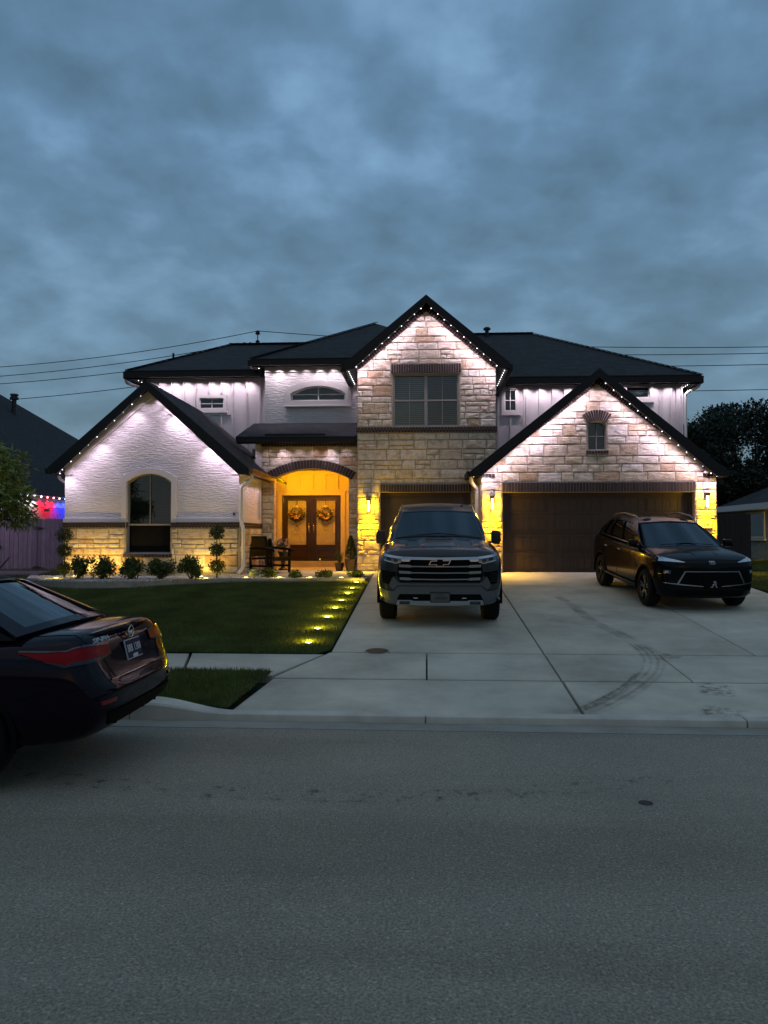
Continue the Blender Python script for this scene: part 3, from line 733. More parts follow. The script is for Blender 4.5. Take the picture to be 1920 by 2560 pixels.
# raised stucco trims
tr_ = B()
t1 = .17
tr_.prism([(DL, DE + .02), (DL, DE - .26), (DL + .20, DE - .26), (DL + .20, DE - .02), (DA[0], DA[1] - .26), (DR - .20, DE - .02), (DR - .20, DE - .26), (DR, DE - .26), (DR, DE + .02), (DA[0], DA[1])], YD - .035, YD + .01)
tr_.build('rake_trim', M_TRIM, wallD)
box('sill_band', M_TRIM, wallD, DL - .02, wl_ - .115, YD - .05, YD + .01, 2.19, 2.29, bevel=.008)
box('sill_band', M_TRIM, wallD, wr_ + .115, DR + .02, YD - .05, YD + .01, 2.19, 2.29, bevel=.008)
def arch_surround(x0, x1, z0, zs, rise, wd, y, parent, m=M_TRIM, bottom=False, th=.055):
    w = x1 - x0; r = (w * w / 4 + rise * rise) / (2 * rise); xc = (x0 + x1) / 2; zc = zs + rise - r; a = math.asin(w / 2 / r)
    i_ = arc_pts(xc, zc, r, math.pi / 2 - a, math.pi / 2 + a, 14)
    W = w + 2 * wd; r2 = (W * W / 4 + rise * rise) / (2 * rise); zc2 = zs + wd + rise - r2; a2 = math.asin(W / 2 / r2)
    o_ = arc_pts(xc, zc2, r2, math.pi / 2 - a2, math.pi / 2 + a2, 14)
    if bottom: return B().prism([(x0 - wd, z0 - wd), (x1 + wd, z0 - wd)] + o_, y - th, y + .01, [[(x0, z0), (x1, z0)] + i_]).build('window_surround', m, parent)
    return B().prism([(x1, z0), (x1 + wd, z0)] + o_ + [(x0 - wd, z0), (x0, z0)] + i_[::-1], y - th, y + .01).build('window_surround', m, parent)
arch_surround(wl_ - .01, wr_ + .01, 2.19, wspr, .21, .12, YD, wallD)
wD = window(wl_, wr_, wsill, wspr, YD + .05, wallD, M_FRAME, bars_x=[((wl_ + wr_) / 2, .012, 2.13)], bars_z=[(2.13, .04)], arch=.21, fw=.032,
       blinds=[(wl_ + .05, wr_ - .05, 2.16, 3.16, mat('dark_blind', (.028, .032, .024), rough=.6)), (wl_ + .05, wr_ - .05, 1.47, 2.1, mat('dark_blind2', (.010, .010, .010), rough=.7))], solid=[(wl_ + .04, wr_ - .04, 1.46, 2.11)])
# return wall facing the porch
retD = B().prism([(YD + .2, 2.19), (20.75, 2.19), (20.75, 3.62), (YD + .2, 3.62)], DR - .2, DR, axis='x').build('stucco_return', M_STUCCO, H)
box('sill_band', M_TRIM, retD, DR - .02, DR + .045, YD + .06, 20.7, 2.19, 2.29)
box('corner_trim', M_TRIM, retD, DR - .02, DR + .035, 20.55, 20.72, 2.29, 3.6)
box('frieze', M_TRIM, retD, DR - .02, DR + .03, YD + .06, 20.5, 3.32, 3.5)
retB = B().prism([(YD - .05, Z0 - .2), (20.75, Z0 - .2), (20.75, 2.05), (YD - .05, 2.05)], DR - .2, DR + .03, axis='x').build('stone_base', M_MORTAR, H)
lay(ashlar(YD, 20.75, .78, 2.045, [], [], 5, rowh=(.17, .22, .27)), lambda a, z, d: (DR + .03 + d, a, z), retB, 5)
band(YD - .02, 20.7, 2.05, 2.185, DR + .03, H, axis='x')
box('outlet_box', M_BLACK, wallD, -4.72, -4.67, YD - .03, YD, 2.36, 2.42)

# ================= entry porch: stone arch wall
YC = 20.8
CL, CR = -4.56, -1.87
ol, orr, zspr, rise = -4.21, -2.13, 3.44, .27
wv_ = orr - ol; rr = (wv_ ** 2 / 4 + rise ** 2) / (2 * rise); xc = (ol + orr) / 2; zc = zspr + rise - rr; aa = math.asin(wv_ / 2 / rr)
intr = arc_pts(xc, zc, rr, math.pi / 2 - aa, math.pi / 2 + aa, 20)
wallC = B().prism([(CL, Z0), (ol, Z0), (ol, zspr)] + intr[::-1][1:-1] + [(orr, zspr), (orr, Z0), (CR, Z0), (CR, 4.42), (CL, 4.42)], YC, YC + .32).build('entry_wall', M_MORTAR, H)
ext = .24
lay(ashlar(CL, CR, .9, 4.32, [(ol, orr, .5, zspr + .02)], [], 11, rowh=(.16, .2, .24), wr=(.3, .7), circ=(xc, zc, rr + ext - .01)), face_y(YC), wallC, 11)
lay(ashlar(YC, YC + .32, .9, zspr, [], [], 12, rowh=(.16, .2, .24), wr=(.14, .3)), lambda a, z, d: (ol + d * .4, a, z), wallC, 12)
arch_bricks(xc, zc, rr, rr + ext, math.pi / 2 + aa + .045, math.pi / 2 - aa - .045, 29, YC - .01, wallC, .035)
band(CL, CR, 4.32, 4.40, YC, wallC, rows=1, proud=.04)
# porch interior
YP = 23.6
dl, dr, db, dt = -4.50, -2.69, 1.08, 3.10
pb = B().prism([(-4.78, Z0), (dl - .02, Z0), (dl - .02, dt + .02), (dr + .02, dt + .02), (dr + .02, Z0), (-1.9, Z0), (-1.9, 4.3), (-4.78, 4.3)], YP, YP + .15).build('porch_back_wall', M_PORCH, H)
pleft = box('porch_side_wall', M_PORCH, H, -4.90, -4.78, YC + .3, YP + .15, Z0, 4.3)
box('porch_side_wall', M_PORCH, H, -1.98, -1.88, YC + .3, YP, Z0, 4.3)
box('porch_ceiling', M_PORCH, H, -4.9, -1.88, YC + .3, YP + .1, 4.02, 4.1)
for x in (-4.36, -3.98, -3.57, -3.17, -2.77, -2.4): box('batten', M_PORCH, pb, x - .025, x + .025, YP - .055, YP, 3.30, 4.02)
for z in (3.28, 3.80): box('rail', M_PORCH, pb, -4.76, -1.98, YP - .06, YP + .001, z - .035, z + .035)
dfr = B().prism([(dl - .16, db - .17), (dl - .02, db - .17), (dl - .02, dt + .02), (dr + .02, dt + .02), (dr + .02, db - .17), (dr + .16, db - .17), (dr + .16, dt + .17), (dl - .16, dt + .17)], YP - .05, YP).build('door_frame', M_PORCH, H, bevel=.008)
box('door_step', mat('step_wood', (.42, .36, .28), rough=.7, var=.2), H, dl - .05, dr + .05, YP - .42, YP + .02, .9, db - .01, bevel=.012)
M_CAME = mat('lead_came', (.30, .26, .16), rough=.4, metal=.6)
M_OBSC = mat('frosted_glass', (.46, .41, .29), rough=.22, bump=.5, bscale=70, spec=.6, var=.15, vscale=10)
for i in (0, 1):
    a = dl + i * (dr - dl) / 2 + .006; b = a + (dr - dl) / 2 - .012
    g0, g1, gz0, gz1 = a + .155, b - .155, db + .50, dt - .13
    d = B().prism([(a, db), (b, db), (b, dt), (a, dt)], YP + .01, YP + .06, [[(g0, gz0), (g1, gz0), (g1, gz1), (g0, gz1)]]).build('door', M_WOOD, H)
    fr = B().prism([(g0 - .035, gz0 - .035), (g1 + .035, gz0 - .035), (g1 + .035, gz1 + .035), (g0 - .035, gz1 + .035)], YP - .012, YP + .02, [[(g0, gz0), (g1, gz0), (g1, gz1), (g0, gz1)]]).build('glass_moulding', M_WOOD, d, bevel=.006)
    pn = box('glass_panel', M_OBSC, d, g0 - .01, g1 + .01, YP + .03, YP + .04, gz0 - .01, gz1 + .01)
    for k in range(1, 8):
        x = g0 + (g1 - g0) * k / 8; box('came', M_CAME, d, x - .003, x + .003, YP + .022, YP + .03, gz0, gz1)
    for zz in (gz0 + .06, gz0 + .33, gz0 + .68, gz1 - .06): box('came', M_CAME, d, g0, g1, YP + .0215, YP + .03, zz - .003, zz + .003)
    orn = B(); xm = (g0 + g1) / 2; zm = gz0 + .58
    for s in (-1, 1):
        for (h0, w0, c0) in ((.22, .10, .0), (.12, .14, .03), (-.18, .09, .02)):
            orn.tube([(xm + s * (w0 * math.sin(t * math.pi)) * (1 - .3 * t), YP + .018, zm + h0 * t + c0) for t in [j / 8 for j in range(9)]], .006, 6)
    orn.ball((xm, YP + .018, zm), .02); orn.build('leaded_ornament', M_CAME, d)
    lp = B().prism([(g0 - .05, db + .12), (g1 + .05, db + .12), (g1 + .05, db + .38), (g0 - .05, db + .38)], YP - .012, YP + .02, [[(g0, db + .165), (g1, db + .165), (g1, db + .335), (g0, db + .335)]]).build('panel_moulding', M_WOOD, d, bevel=.006)
    hx = (b - .07) if i == 0 else (a + .07)
    hd = B(); hd.box(hx - .022, hx + .022, YP - .005, YP + .012, db + .86, db + 1.18)
    hd.tube([(hx, YP, db + .92), (hx, YP - .06, db + .95), (hx, YP - .06, db + 1.04), (hx, YP, db + 1.07)], .011, 8)
    hd.ball((hx, YP - .015, db + 1.14), .026); hd.ball((hx, YP - .015, db + .885), .016)
    hd.build('handle', mat('brass', (.55, .42, .22), rough=.25, metal=1), d, smooth=True)
box('astragal', M_WOOD, H, (dl + dr) / 2 - .022, (dl + dr) / 2 + .022, YP - .008, YP + .03, db, dt)
box('notice_paper', mat('paper', (.62, .56, .40), rough=.8), H, dr - .215, dr - .105, YP + .012, YP + .0215, db + .86, db + 1.20)

# ================= central tower
YB = 20.3
BL, BR = -1.855, 1.855
tap = 8.02; te = 6.42
gdl, gdr, gdt = -1.24, 1.19, 3.02
bw0, bw1, bwz0, bwz1 = -.885, .867, 4.775, 6.20
sB = (tap - te) / (0 - BL)
wallB = B().prism([(BL, 4.60), (BR, 4.60), (BR, te), (0, tap), (BL, te)], YB, YB + .25, [[(bw0, bwz0), (bw1, bwz0), (bw1, bwz1), (bw0, bwz1)]]).build('tower_upper_wall', M_MORTAR, H)
wallB2 = B().prism([(BL, Z0), (gdl, Z0), (gdl, gdt), (gdr, gdt), (gdr, Z0), (BR, Z0), (BR, 4.60), (BL, 4.60)], YB, YB + .25).build('tower_lower_wall', M_MORTAR, H)
nB = math.hypot(sB, 1)
rk = .13
halves = [(-sB / nB, 1 / nB, (tap - rk) / nB), (sB / nB, 1 / nB, (tap - rk) / nB)]
lay(ashlar(BL, BR, 4.775, 7.9, [(bw0 - .03, bw1 + .03, 4.7, bwz1), (bw0 - .07, bw1 + .07, bwz1 - .01, bwz1 + .27)], halves, 21, rowh=(.16, .20, .25, .30), wr=(.26, .62)), face_y(YB), wallB, 21)
lay(ashlar(BL, BR, .93, 4.61, [(gdl - .01, gdr + .01, .5, gdt + .23)], [], 22, rowh=(.12, .17, .25, .29), wr=(.26, .70)), face_y(YB), wallB2, 22, M_STONE2, .022)
soldier(bw0 - .06, bw1 + .06, bwz1 + .005, bwz1 + .265, YB - .005, wallB, .068, .035)
soldier(gdl, gdr, gdt, gdt + .215, YB - .005, wallB2, .074, .03)
band(BL - .03, BR + .03, 4.615, 4.765, YB - .005, wallB, .085, .04)
window(bw0, bw1, bwz0, bwz1, YB + .04, wallB, M_FRAME, bars_x=[(-.009, .085), (-.45, .013), (.43, .013)], bars_z=[(5.49, .045)],
       blinds=[(bw0 + .05, -.06, 4.83, 6.15, M_BLIND), (.05, bw1 - .05, 4.83, 6.15, mat('shaded_blind', (.06, .065, .055), rough=.7))])  # same blind twice: left slats painted lit, right slats painted in shade
def rake_bricks(xa, za, xe, ze, y, parent, n):
    mb = B(); d = Vector((xe - xa, 0, ze - za)); L = d.length; d.normalize(); nn = Vector((-d.z, 0, d.x)); nn = nn if nn.z > 0 else -nn
    bed = B().prism([(xa, za), (xe, ze), (xe - nn.x * .11, ze - nn.z * .11), (xa - nn.x * .11, za - nn.z * .11)], y - .028, y + .01).build('mortar_bed', M_BRICKM, parent)
    w = L / n
    for i in range(n):
        p = Vector((xa, 0, za)) + d * (i * w + .006); q = p + d * (w - .012)
        mb.prism([(p.x, p.z), (q.x, q.z), (q.x - nn.x * .105, q.z - nn.z * .105), (p.x - nn.x * .105, p.z - nn.z * .105)], y - .045, y)
    mb.build('brick_band', M_BRICK, bed, kind='stuff')
rake_bricks(0, tap - .0, BL, te, YB, wallB, 30); rake_bricks(0, tap - .0, BR, te, YB, wallB, 30)

def garage_door(x0, x1, z0, z1, y, cols, rows_=4):
    d = box('garage_door', M_GDOOR, H, x0, x1, y + .05, y + .09, z0, z1)
    hh = (z1 - z0) / rows_; wd = (x1 - x0) / cols
    for r in range(rows_):
        s = box('door_section', M_GDOOR, d, x0 + .004, x1 - .004, y + .036, y + .05, z0 + r * hh + .006, z0 + (r + 1) * hh - .006, bevel=.006)
        for c in range(cols):
            a = x0 + c * wd + .09; b = x0 + (c + 1) * wd - .09; c0 = z0 + r * hh + .075; c1 = z0 + (r + 1) * hh - .075
            mb = B(); mb.prism([(a, c0), (b, c0), (b, c1), (a, c1)], y + .022, y + .036, [[(a + .022, c0 + .022), (b - .022, c0 + .022), (b - .022, c1 - .022), (a + .022, c1 - .022)]])
            np_ = 5; pw = (b - a - .06) / np_
            for k in range(np_): mb.box(a + .03 + k * pw + .004, a + .03 + (k + 1) * pw - .004, y + .026, y + .036, c0 + .03, c1 - .03)
            mb.build('door_panel', M_GDOOR, s)
    fr = B().prism([(x0 - .09, z0), (x0 + .02, z0), (x0 + .02, z1 - .03), (x1 - .02, z1 - .03), (x1 - .02, z0), (x1 + .09, z0), (x1 + .09, z1 + .06), (x0 - .09, z1 + .06)], y - .0, y + .035).build('door_jamb', M_GDOOR, d)
    return d
garage_door(gdl + .05, gdr - .05, .93, gdt - .05, YB + .18, 2)
box('dark_backdrop', M_UNLIT, H, gdl - .2, gdr + .2, YB + .5, YB + .55, .8, 3.3)

# ================= right wing: stone gable over double garage
YA = 19.3
AL, AR = 1.39, 7.2
gl, gr, gt = 1.915, 6.675, 2.95
aap = 5.80; ae = 3.55; axm = 4.29
sA = (aap - ae) / (axm - AL)
nA = math.hypot(sA, 1)
rw0, rw1, rwz0, rwz1 = 4.045, 4.51, 4.0, 4.64
hl = [(rw0, rwz0), (rw1, rwz0), (rw1, rwz1)] + arc_pts((rw0 + rw1) / 2, rwz1 + .10 - .32, .32, math.pi / 2 - .81, math.pi / 2 + .81, 8)[1:-1] + [(rw0, rwz1)]
wallA = B().prism([(AL, Z0), (gl, Z0), (gl, gt), (gr, gt), (gr, Z0), (AR, Z0), (AR, 3.42), (AR - .33, ae + .10), (axm, aap), (AL + .33, ae + .10), (AL, 3.42)], YA, YA + .25, [hl]).build('garage_wall', M_MORTAR, H)
halves = [(-sA / nA, 1 / nA, (aap - rk - sA * axm) / nA), (sA / nA, 1 / nA, (aap - rk + sA * axm) / nA)]
lay(ashlar(AL, AR, .93, 5.62, [(gl - .01, gr + .01, .5, gt + .255), (rw0 - .02, rw1 + .02, rwz0 - .09, rwz1 + .05), (6.70, 7.16, 2.02, 2.29)], halves, 31, rowh=(.16, .20, .25, .30), wr=(.26, .66), circ=None), face_y(YA), wallA, 31)
soldier(gl - .01, gr + .01, gt, gt + .25, YA - .005, wallA, .077, .035)
arch_bricks((rw0 + rw1) / 2, rwz1 + .10 - .32, .335, .60, math.pi / 2 + .66, math.pi / 2 - .66, 11, YA - .012, wallA, .035)
soldier(rw0 - .05, rw1 + .05, rwz0 - .085, rwz0 - .005, YA - .005, wallA, .075, .05)
window(rw0, rw1, rwz0, rwz1, YA + .05, wallA, M_FRAME, bars_x=[((rw0 + rw1) / 2, .014)], bars_z=[(4.36, .014)], arch=.10, fw=.03)
xx = axm - AL - .3
rake_bricks(axm, aap, AL + .30, aap - sA * xx, YA, wallA, 46); rake_bricks(axm, aap, AR - .30, aap - sA * (AR - .30 - axm), YA, wallA, 46)
for s, xq in ((1, AL), (-1, AR)):
    x0_, x1_ = sorted((xq, xq + s * .34)); band(x0_, x1_, 3.33, 3.42, YA, wallA, rows=1, proud=.04)
garage_door(gl + .06, gr - .06, .93, gt - .06, YA + .20, 4)
box('dark_backdrop', M_UNLIT, H, gl - .1, gr + .1, YA + .5, YA + .55, .8, 3.3)
# left return of the wing beside the tower
rA = box('stone_return', M_MORTAR, H, AL, AL + .2, YA + .25, YB, Z0, 3.5)
lay(ashlar(YA, YB, .93, 3.4, [], [], 33, rowh=(.18, .24)), lambda a, z, d: (AL - d * .5, a, z), rA, 33)
# house number stone
npz = box('address_stone', mat('address_stone', (.60, .56, .48), rough=.8, bump=.2, bscale=60), wallA, 6.715, 7.055, YA - .045, YA + .01, 2.045, 2.27, bevel=.006)
text_mesh('number', '128', .13, M_BLACK, npz, Matrix.Translation((6.885, YA - .047, 2.14)) @ FRONT, sx=1.15)
box('rule', M_BLACK, npz, 6.75, 7.02, YA - .048, YA - .04, 2.238, 2.248)
sec = thing('security_camera', 'small white dome camera under the garage eave corner', 'camera', (6.93, YA - .1, 3.36), world=True)
B().lathe([(.045, 0), (.055, .02), (.055, .06), (.03, .075)], 14, (6.93, YA - .08, 3.40)).build('mount', M_FRAMEW, sec, smooth=40)
B().ball((6.93, YA - .08, 3.39), .042).build('dome', M_BLACK, sec, smooth=True)

# ================= upper storey walls
YS = 22.0   # stucco bay
bx0, bx1 = -4.74, -1.8
sw0, sw1, swz0, swz1, swr = -3.96, -2.36, 5.80, 6.02, .22
rS = ((sw1 - sw0) ** 2 / 4 + swr ** 2) / (2 * swr); aS = math.asin((sw1 - sw0) / 2 / rS)
hs = [(sw0, swz0), (sw1, swz0)] + arc_pts((sw0 + sw1) / 2, swz1 + swr - rS, rS, math.pi / 2 - aS, math.pi / 2 + aS, 12)
wallS = B().prism([(bx0, 4.9), (bx1, 4.9), (bx1, 6.95), (bx0, 6.95)], YS, YS + .15, [hs]).build('stucco_bay_wall', M_STUCCO, H)
box('side_wall', M_STUCCO, H, bx0, bx0 + .15, YS + .15, 22.95, 4.4, 6.95)
arch_surround(sw0 - .01, sw1 + .01, swz0, swz1, swr, .15, YS, wallS, bottom=True)
box('sill', M_TRIM, wallS, sw0 - .17, sw1 + .17, YS - .09, YS, swz0 - .18, swz0 - .135, bevel=.008)
box('frieze', M_TRIM, wallS, bx0, bx1, YS - .03, YS, 6.66, 6.82)
window(sw0, sw1, swz0, swz1, YS + .03, wallS, M_FRAMEW, bars_x=[((sw0 + sw1) / 2, .03)], bars_z=[(6.0, .02)], arch=swr, fw=.04)
# board and batten, left
YL = 22.9
lw0, lw1, lwz0, lwz1 = -6.96, -6.20, 5.755, 6.085
wallL = B().prism([(-8.64, 3.9), (bx0, 3.9), (bx0, 6.75), (-8.64, 6.75)], YL, YL + .12, [[(lw0, lwz0), (lw1, lwz0), (lw1, lwz1), (lw0, lwz1)]]).build('board_wall', M_BOARD, H)
for x in (-8.6, -8.2, -7.83, -7.46, -7.10, -6.66, -6.27, -5.94, -5.50, -5.08, -4.9):
    segs = [(3.9, 6.75)] if not (lw0 - .12 < x < lw1 + .12) else [(3.9, lwz0 - .20), (lwz1 + .14, 6.75)]
    for a, b in segs: box('batten', M_BOARD, wallL, x - .024, x + .024, YL - .038, YL, a, b)
B().prism([(lw0 - .09, lwz0 - .09), (lw1 + .09, lwz0 - .09), (lw1 + .09, lwz1 + .09), (lw0 - .09, lwz1 + .09)], YL - .035, YL, [[(lw0, lwz0), (lw1, lwz0), (lw1, lwz1), (lw0, lwz1)]]).build('window_trim', M_TRIM, wallL)
box('sill', M_TRIM, wallL, lw0 - .12, lw1 + .12, YL - .06, YL, lwz0 - .135, lwz0 - .091)
box('rail', M_BOARD, wallL, lw0 - .1, lw1 + .2, YL - .03, YL, lwz0 - .20, lwz0 - .155)
window(lw0, lw1, lwz0, lwz1, YL + .01, wallL, M_FRAMEW, bars_x=[((lw0 + lw1) / 2, .016)], bars_z=[((lwz0 + lwz1) / 2, .016)], fw=.028)
# board and batten, right
YR = 23.8
w1 = (2.44, 2.81, 5.75, 6.43); w2 = (6.18, 6.89, 6.12, 6.48)
wallR = B().prism([(1.7, 3.4), (7.9, 3.4), (7.9, 6.62), (1.7, 6.62)], YR, YR + .12, [[(w[0], w[2]), (w[1], w[2]), (w[1], w[3]), (w[0], w[3])] for w in (w1, w2)]).build('board_wall', M_BOARD, H)
for x in (2.24, 2.62, 3.05, 3.12, 3.52, 3.93, 4.3, 4.7, 5.1, 5.5, 5.9, 6.3, 6.75, 7.22, 7.55, 7.72, 7.87):
    segs = [(3.4, 6.62)]
    for w in (w1, w2):
        if w[0] - .12 < x < w[1] + .12: segs = [(3.4, w[2] - .2), (w[3] + .12, 6.62)]
    for a, b in segs:
        if b - a > .05: box('batten', M_BOARD, wallR, x - .024, x + .024, YR - .038, YR, a, b)
for w in (w1, w2):
    B().prism([(w[0] - .10, w[2] - .10), (w[1] + .10, w[2] - .10), (w[1] + .10, min(6.6, w[3] + .10)), (w[0] - .10, min(6.6, w[3] + .10))], YR - .035, YR, [[(w[0], w[2]), (w[1], w[2]), (w[1], w[3]), (w[0], w[3])]]).build('window_trim', M_TRIM, wallR)
    box('sill', M_TRIM, wallR, w[0] - .13, w[1] + .13, YR - .06, YR, w[2] - .145, w[2] - .101)
window(*w1, YR + .01, wallR, M_FRAMEW, bars_x=[((w1[0] + w1[1]) / 2, .016)], bars_z=[((w1[2] + w1[3]) / 2, .016)], fw=.03)
window(*w2, YR + .01, wallR, M_FRAMEW, fw=.03, blinds=[(w2[0] + .03, w2[1] - .03, w2[2] + .03, w2[3] - .03, mat('pale_blind', (.30, .30, .30), rough=.7))])
for x0_, x1_, ya in ((BL, BL + .15, YB + .25), (BR - .15, BR, YB + .25)):
    box('side_wall', M_BOARD, H, x0_, x1_, ya, 24.5, 3.4, 6.5)

# ---- roofs
def roof(name, polys, th=.10, m=None):
    """roof planes given as 3D polygons, thickened downwards"""
    mb = B()
    for p in polys:
        n = len(p); v = [tuple(q) for q in p] + [(q[0], q[1], q[2] - th) for q in p]
        f = [tuple(range(n)), tuple(range(2 * n - 1, n - 1, -1))] + [(i, (i + 1) % n, (i + 1) % n + n, i + n) for i in range(n)]
        mb.add(v, f)
    return mb.build(name, m or M_SHINGLE, H)
def gable(xm, zr, xl, zl, xr, zr2, y0, y1, depth=.20, soffit=.36):
    rf = roof('gable_roof', [[(xl, y0, zl), (xm, y0, zr), (xm, y1, zr), (xl, y1, zl)], [(xm, y0, zr), (xr, y0, zr2), (xr, y1, zr2), (xm, y1, zr)]], .07)
    for (xe, ze) in ((xl, zl), (xr, zr2)):
        s = 1 if xe > xm else -1
        # rake board with plumb-cut foot, soffit behind it
        B().prism([(xm, zr - .005), (xe, ze - .005), (xe, ze - .15), (xe - s * .24, ze - .15), (xm, zr - .225)], y0 - .02, y0 + .03).build('rake_board', M_FASCIA, rf)
        B().prism([(xm, zr - .075), (xe, ze - .075), (xe, ze - .10), (xm, zr - .10)], y0 + .03, y0 + soffit).build('soffit', M_FASCIA, rf)
    return rf
def eave(p0, p1, drop=.19, w=.12, out=(0, -1), soffit=.5, m=M_FASCIA):
    """gutter, fascia and soffit along a horizontal eave"""
    x0, y0, z = p0; x1, y1, _ = p1; ox, oy = out
    b = B().beam((x0 + ox * w * .35, y0 + oy * w * .35, z - drop * .55), (x1 + ox * w * .35, y1 + oy * w * .35, z - drop * .55), w, drop * .9)
    b.beam((x0 + ox * w * .9, y0 + oy * w * .9, z - .03), (x1 + ox * w * .9, y1 + oy * w * .9, z - .03), .02, .03)
    o = b.build('gutter', m, H, bevel=.01)
    a = B().beam((x0 - ox * .05, y0 - oy * .05, z - drop * .7), (x1 - ox * .05, y1 - oy * .05, z - drop * .7), .03, drop * .85)
    a.beam((x0 - ox * soffit / 2, y0 - oy * soffit / 2, z - drop * .52), (x1 - ox * soffit / 2, y1 - oy * soffit / 2, z - drop * .52), soffit, .02)
    a.build('fascia', M_FASCIA, o)
gable(-6.79, 5.63, -9.22, 3.52, -4.27, 3.48, 18.0, 23.0)
gable(0.0, 8.24, -2.19, 6.42, 2.19, 6.40, 19.95, 26.5)
gable(4.285, 6.0, 1.11, 3.48, 7.33, 3.46, 18.95, 23.9)
eave((-4.27, 18.05, 3.49), (-4.27, 20.75, 3.49), .15, .11, (1, 0), .30, mat('copper_gutter', (.16, .085, .035), rough=.45))
eave((-9.22, 18.05, 3.52), (-9.22, 24, 3.52), .15, .11, (-1, 0), .28)
eave((2.19, 20.0, 6.40), (2.19, 24, 6.40), .20, .10, (1, 0), .34)
eave((-2.19, 20.0, 6.42), (-2.19, 22.6, 6.42), .20, .10, (-1, 0), .34)
eave((1.11, 19.0, 3.48), (1.11, 20.3, 3.48), .15, .11, (-1, 0), .28)
eave((7.33, 19.0, 3.46), (7.33, 24, 3.46), .15, .11, (1, 0), .14)
# main hips
le = 6.87
roof('hip_roof', [[(-9.13, 22.45, le), (2, 22.45, le), (2, 25.2, 8.32), (-6.63, 25.2, 8.32)], [(-9.13, 22.45, le), (-6.63, 25.2, 8.32), (-6.63, 29.5, 8.32), (-9.13, 32.2, le)], [(-9.13, 32.2, le), (-6.63, 29.5, 8.32), (2, 29.5, 8.32), (2, 32.2, le)], [(-6.63, 25.2, 8.32), (2, 25.2, 8.32), (2, 29.5, 8.32), (-6.63, 29.5, 8.32)]], .05)
re = 6.74
roof('hip_roof', [[(0, 23.35, re), (8.32, 23.35, re), (3.87, 27.8, 9.24), (0, 27.8, 9.24)], [(8.32, 23.35, re), (8.32, 32.2, re), (3.87, 27.8, 9.24)], [(8.32, 32.2, re), (-2, 32.2, re), (-2, 27.8, 9.24), (3.87, 27.8, 9.24)]], .05)
be = 6.98
roof('hip_roof', [[(-5.09, 21.6, be), (1.7, 21.6, be), (-1.70, 25.0, 8.92)], [(-5.09, 21.6, be), (-1.70, 25.0, 8.92), (-1.70, 29, 8.92), (-5.09, 29, be)], [(1.7, 21.6, be), (1.7, 29, be), (-1.70, 29, 8.92), (-1.70, 25.0, 8.92)]], .05)
eave((-9.1, 22.47, le - .01), (-4.9, 22.47, le - .01), .22, .12, (0, -1), .46)
eave((-9.11, 22.5, le - .01), (-9.11, 26, le - .01), .22, .12, (-1, 0), .46)
eave((-5.06, 21.62, be - .01), (-1.86, 21.62, be - .01), .20, .12, (0, -1), .40)
eave((-5.07, 21.65, be - .01), (-5.07, 22.6, be - .01), .20, .12, (-1, 0), .34)
eave((2.3, 23.37, re - .01), (8.3, 23.37, re - .01), .24, .12, (0, -1), .44)
eave((8.30, 23.4, re - .01), (8.30, 27, re - .01), .24, .12, (1, 0), .42)
for a, b in (((-9.10, 22.47, 6.90), (-6.63, 25.2, 8.34)), ((-6.63, 25.2, 8.34), (-2.6, 25.2, 8.34)), ((.3, 27.8, 9.26), (3.87, 27.8, 9.26)), ((3.87, 27.8, 9.26), (8.30, 23.37, 6.77)), ((-5.07, 21.62, 7.01), (-1.70, 25.0, 8.94))):
    n = int((Vector(b) - Vector(a)).length / .22)
    cap = B()
    for i in range(n):
        p = Vector(a).lerp(Vector(b), i / n); q = Vector(a).lerp(Vector(b), (i + 1.12) / n); cap.beam(p + Vector((0, 0, .004)), q + Vector((0, 0, -.004)), .22, .022)
    cap.build('ridge_cap', M_SHINGLE, H, kind='stuff')
# porch roof
roof('porch_roof', [[(-5.18, 20.34, 4.55), (-1.87, 20.34, 4.55), (-1.87, 22.02, 5.16), (-5.06, 22.02, 5.16)]], .08)
eave((-5.15, 20.36, 4.55), (-1.9, 20.36, 4.55), .17, .12, (0, -1), .46)
box('gutter_guard', M_FASCIA, H, -4.4, -2.75, 20.42, 20.5, 4.575, 4.63)
# flashing wall between left gable and porch wall
box('side_wall', M_STUCCO, H, -4.74, -4.56, 20.8, 23.0, 3.4, 4.5)
# roof vents
def vent(x, y, z, r, h, cap=True):
    m = B().lathe([(r, -.3), (r, h)], 12, (x, y, z)); 
    if cap: m.lathe([(r * 1.9, h), (r * 1.9, h + .05), (r * 1.2, h + .09)], 12, (x, y, z))
    m.build('roof_vent', M_FASCIA, H, smooth=40)
vent(2.2, 27.5, 9.1, .07, .22); vent(-8.1, 23.8, 7.55, .035, .16, False); vent(-5.9, 26.2, 8.32, .05, .12, False)
# downspouts
def spout(pts, m=M_GUTTERW, w=.075):
    mb = B()
    mb.tube(pts, w * .62, 4, True)
    return mb.build('downspout', m, H, smooth=30)
def bez(pts, n=5):
    P = [Vector(p) for p in pts]; out = [P[0]]
    for i in range(1, len(P) - 1):
        a = P[i] + (P[i - 1] - P[i]).normalized() * .09; b = P[i] + (P[i + 1] - P[i]).normalized() * .09
        for k in range(n + 1):
            t = k / n; out.append(a * (1 - t) ** 2 + P[i] * 2 * t * (1 - t) + b * t * t)
    out.append(P[-1]); return out
spout(bez([(-4.24, 18.22, 3.40), (-4.24, 18.22, 3.22), (-4.50, 18.24, 3.06), (-4.50, 18.24, 2.22), (-4.43, 18.20, 2.02), (-4.43, 18.20, 1.08), (-4.52, 18.05, .95)]))
spout(bez([(1.12, 19.2, 3.35), (1.12, 19.2, 3.22), (1.29, 19.55, 3.05), (1.29, 19.55, .98)]))
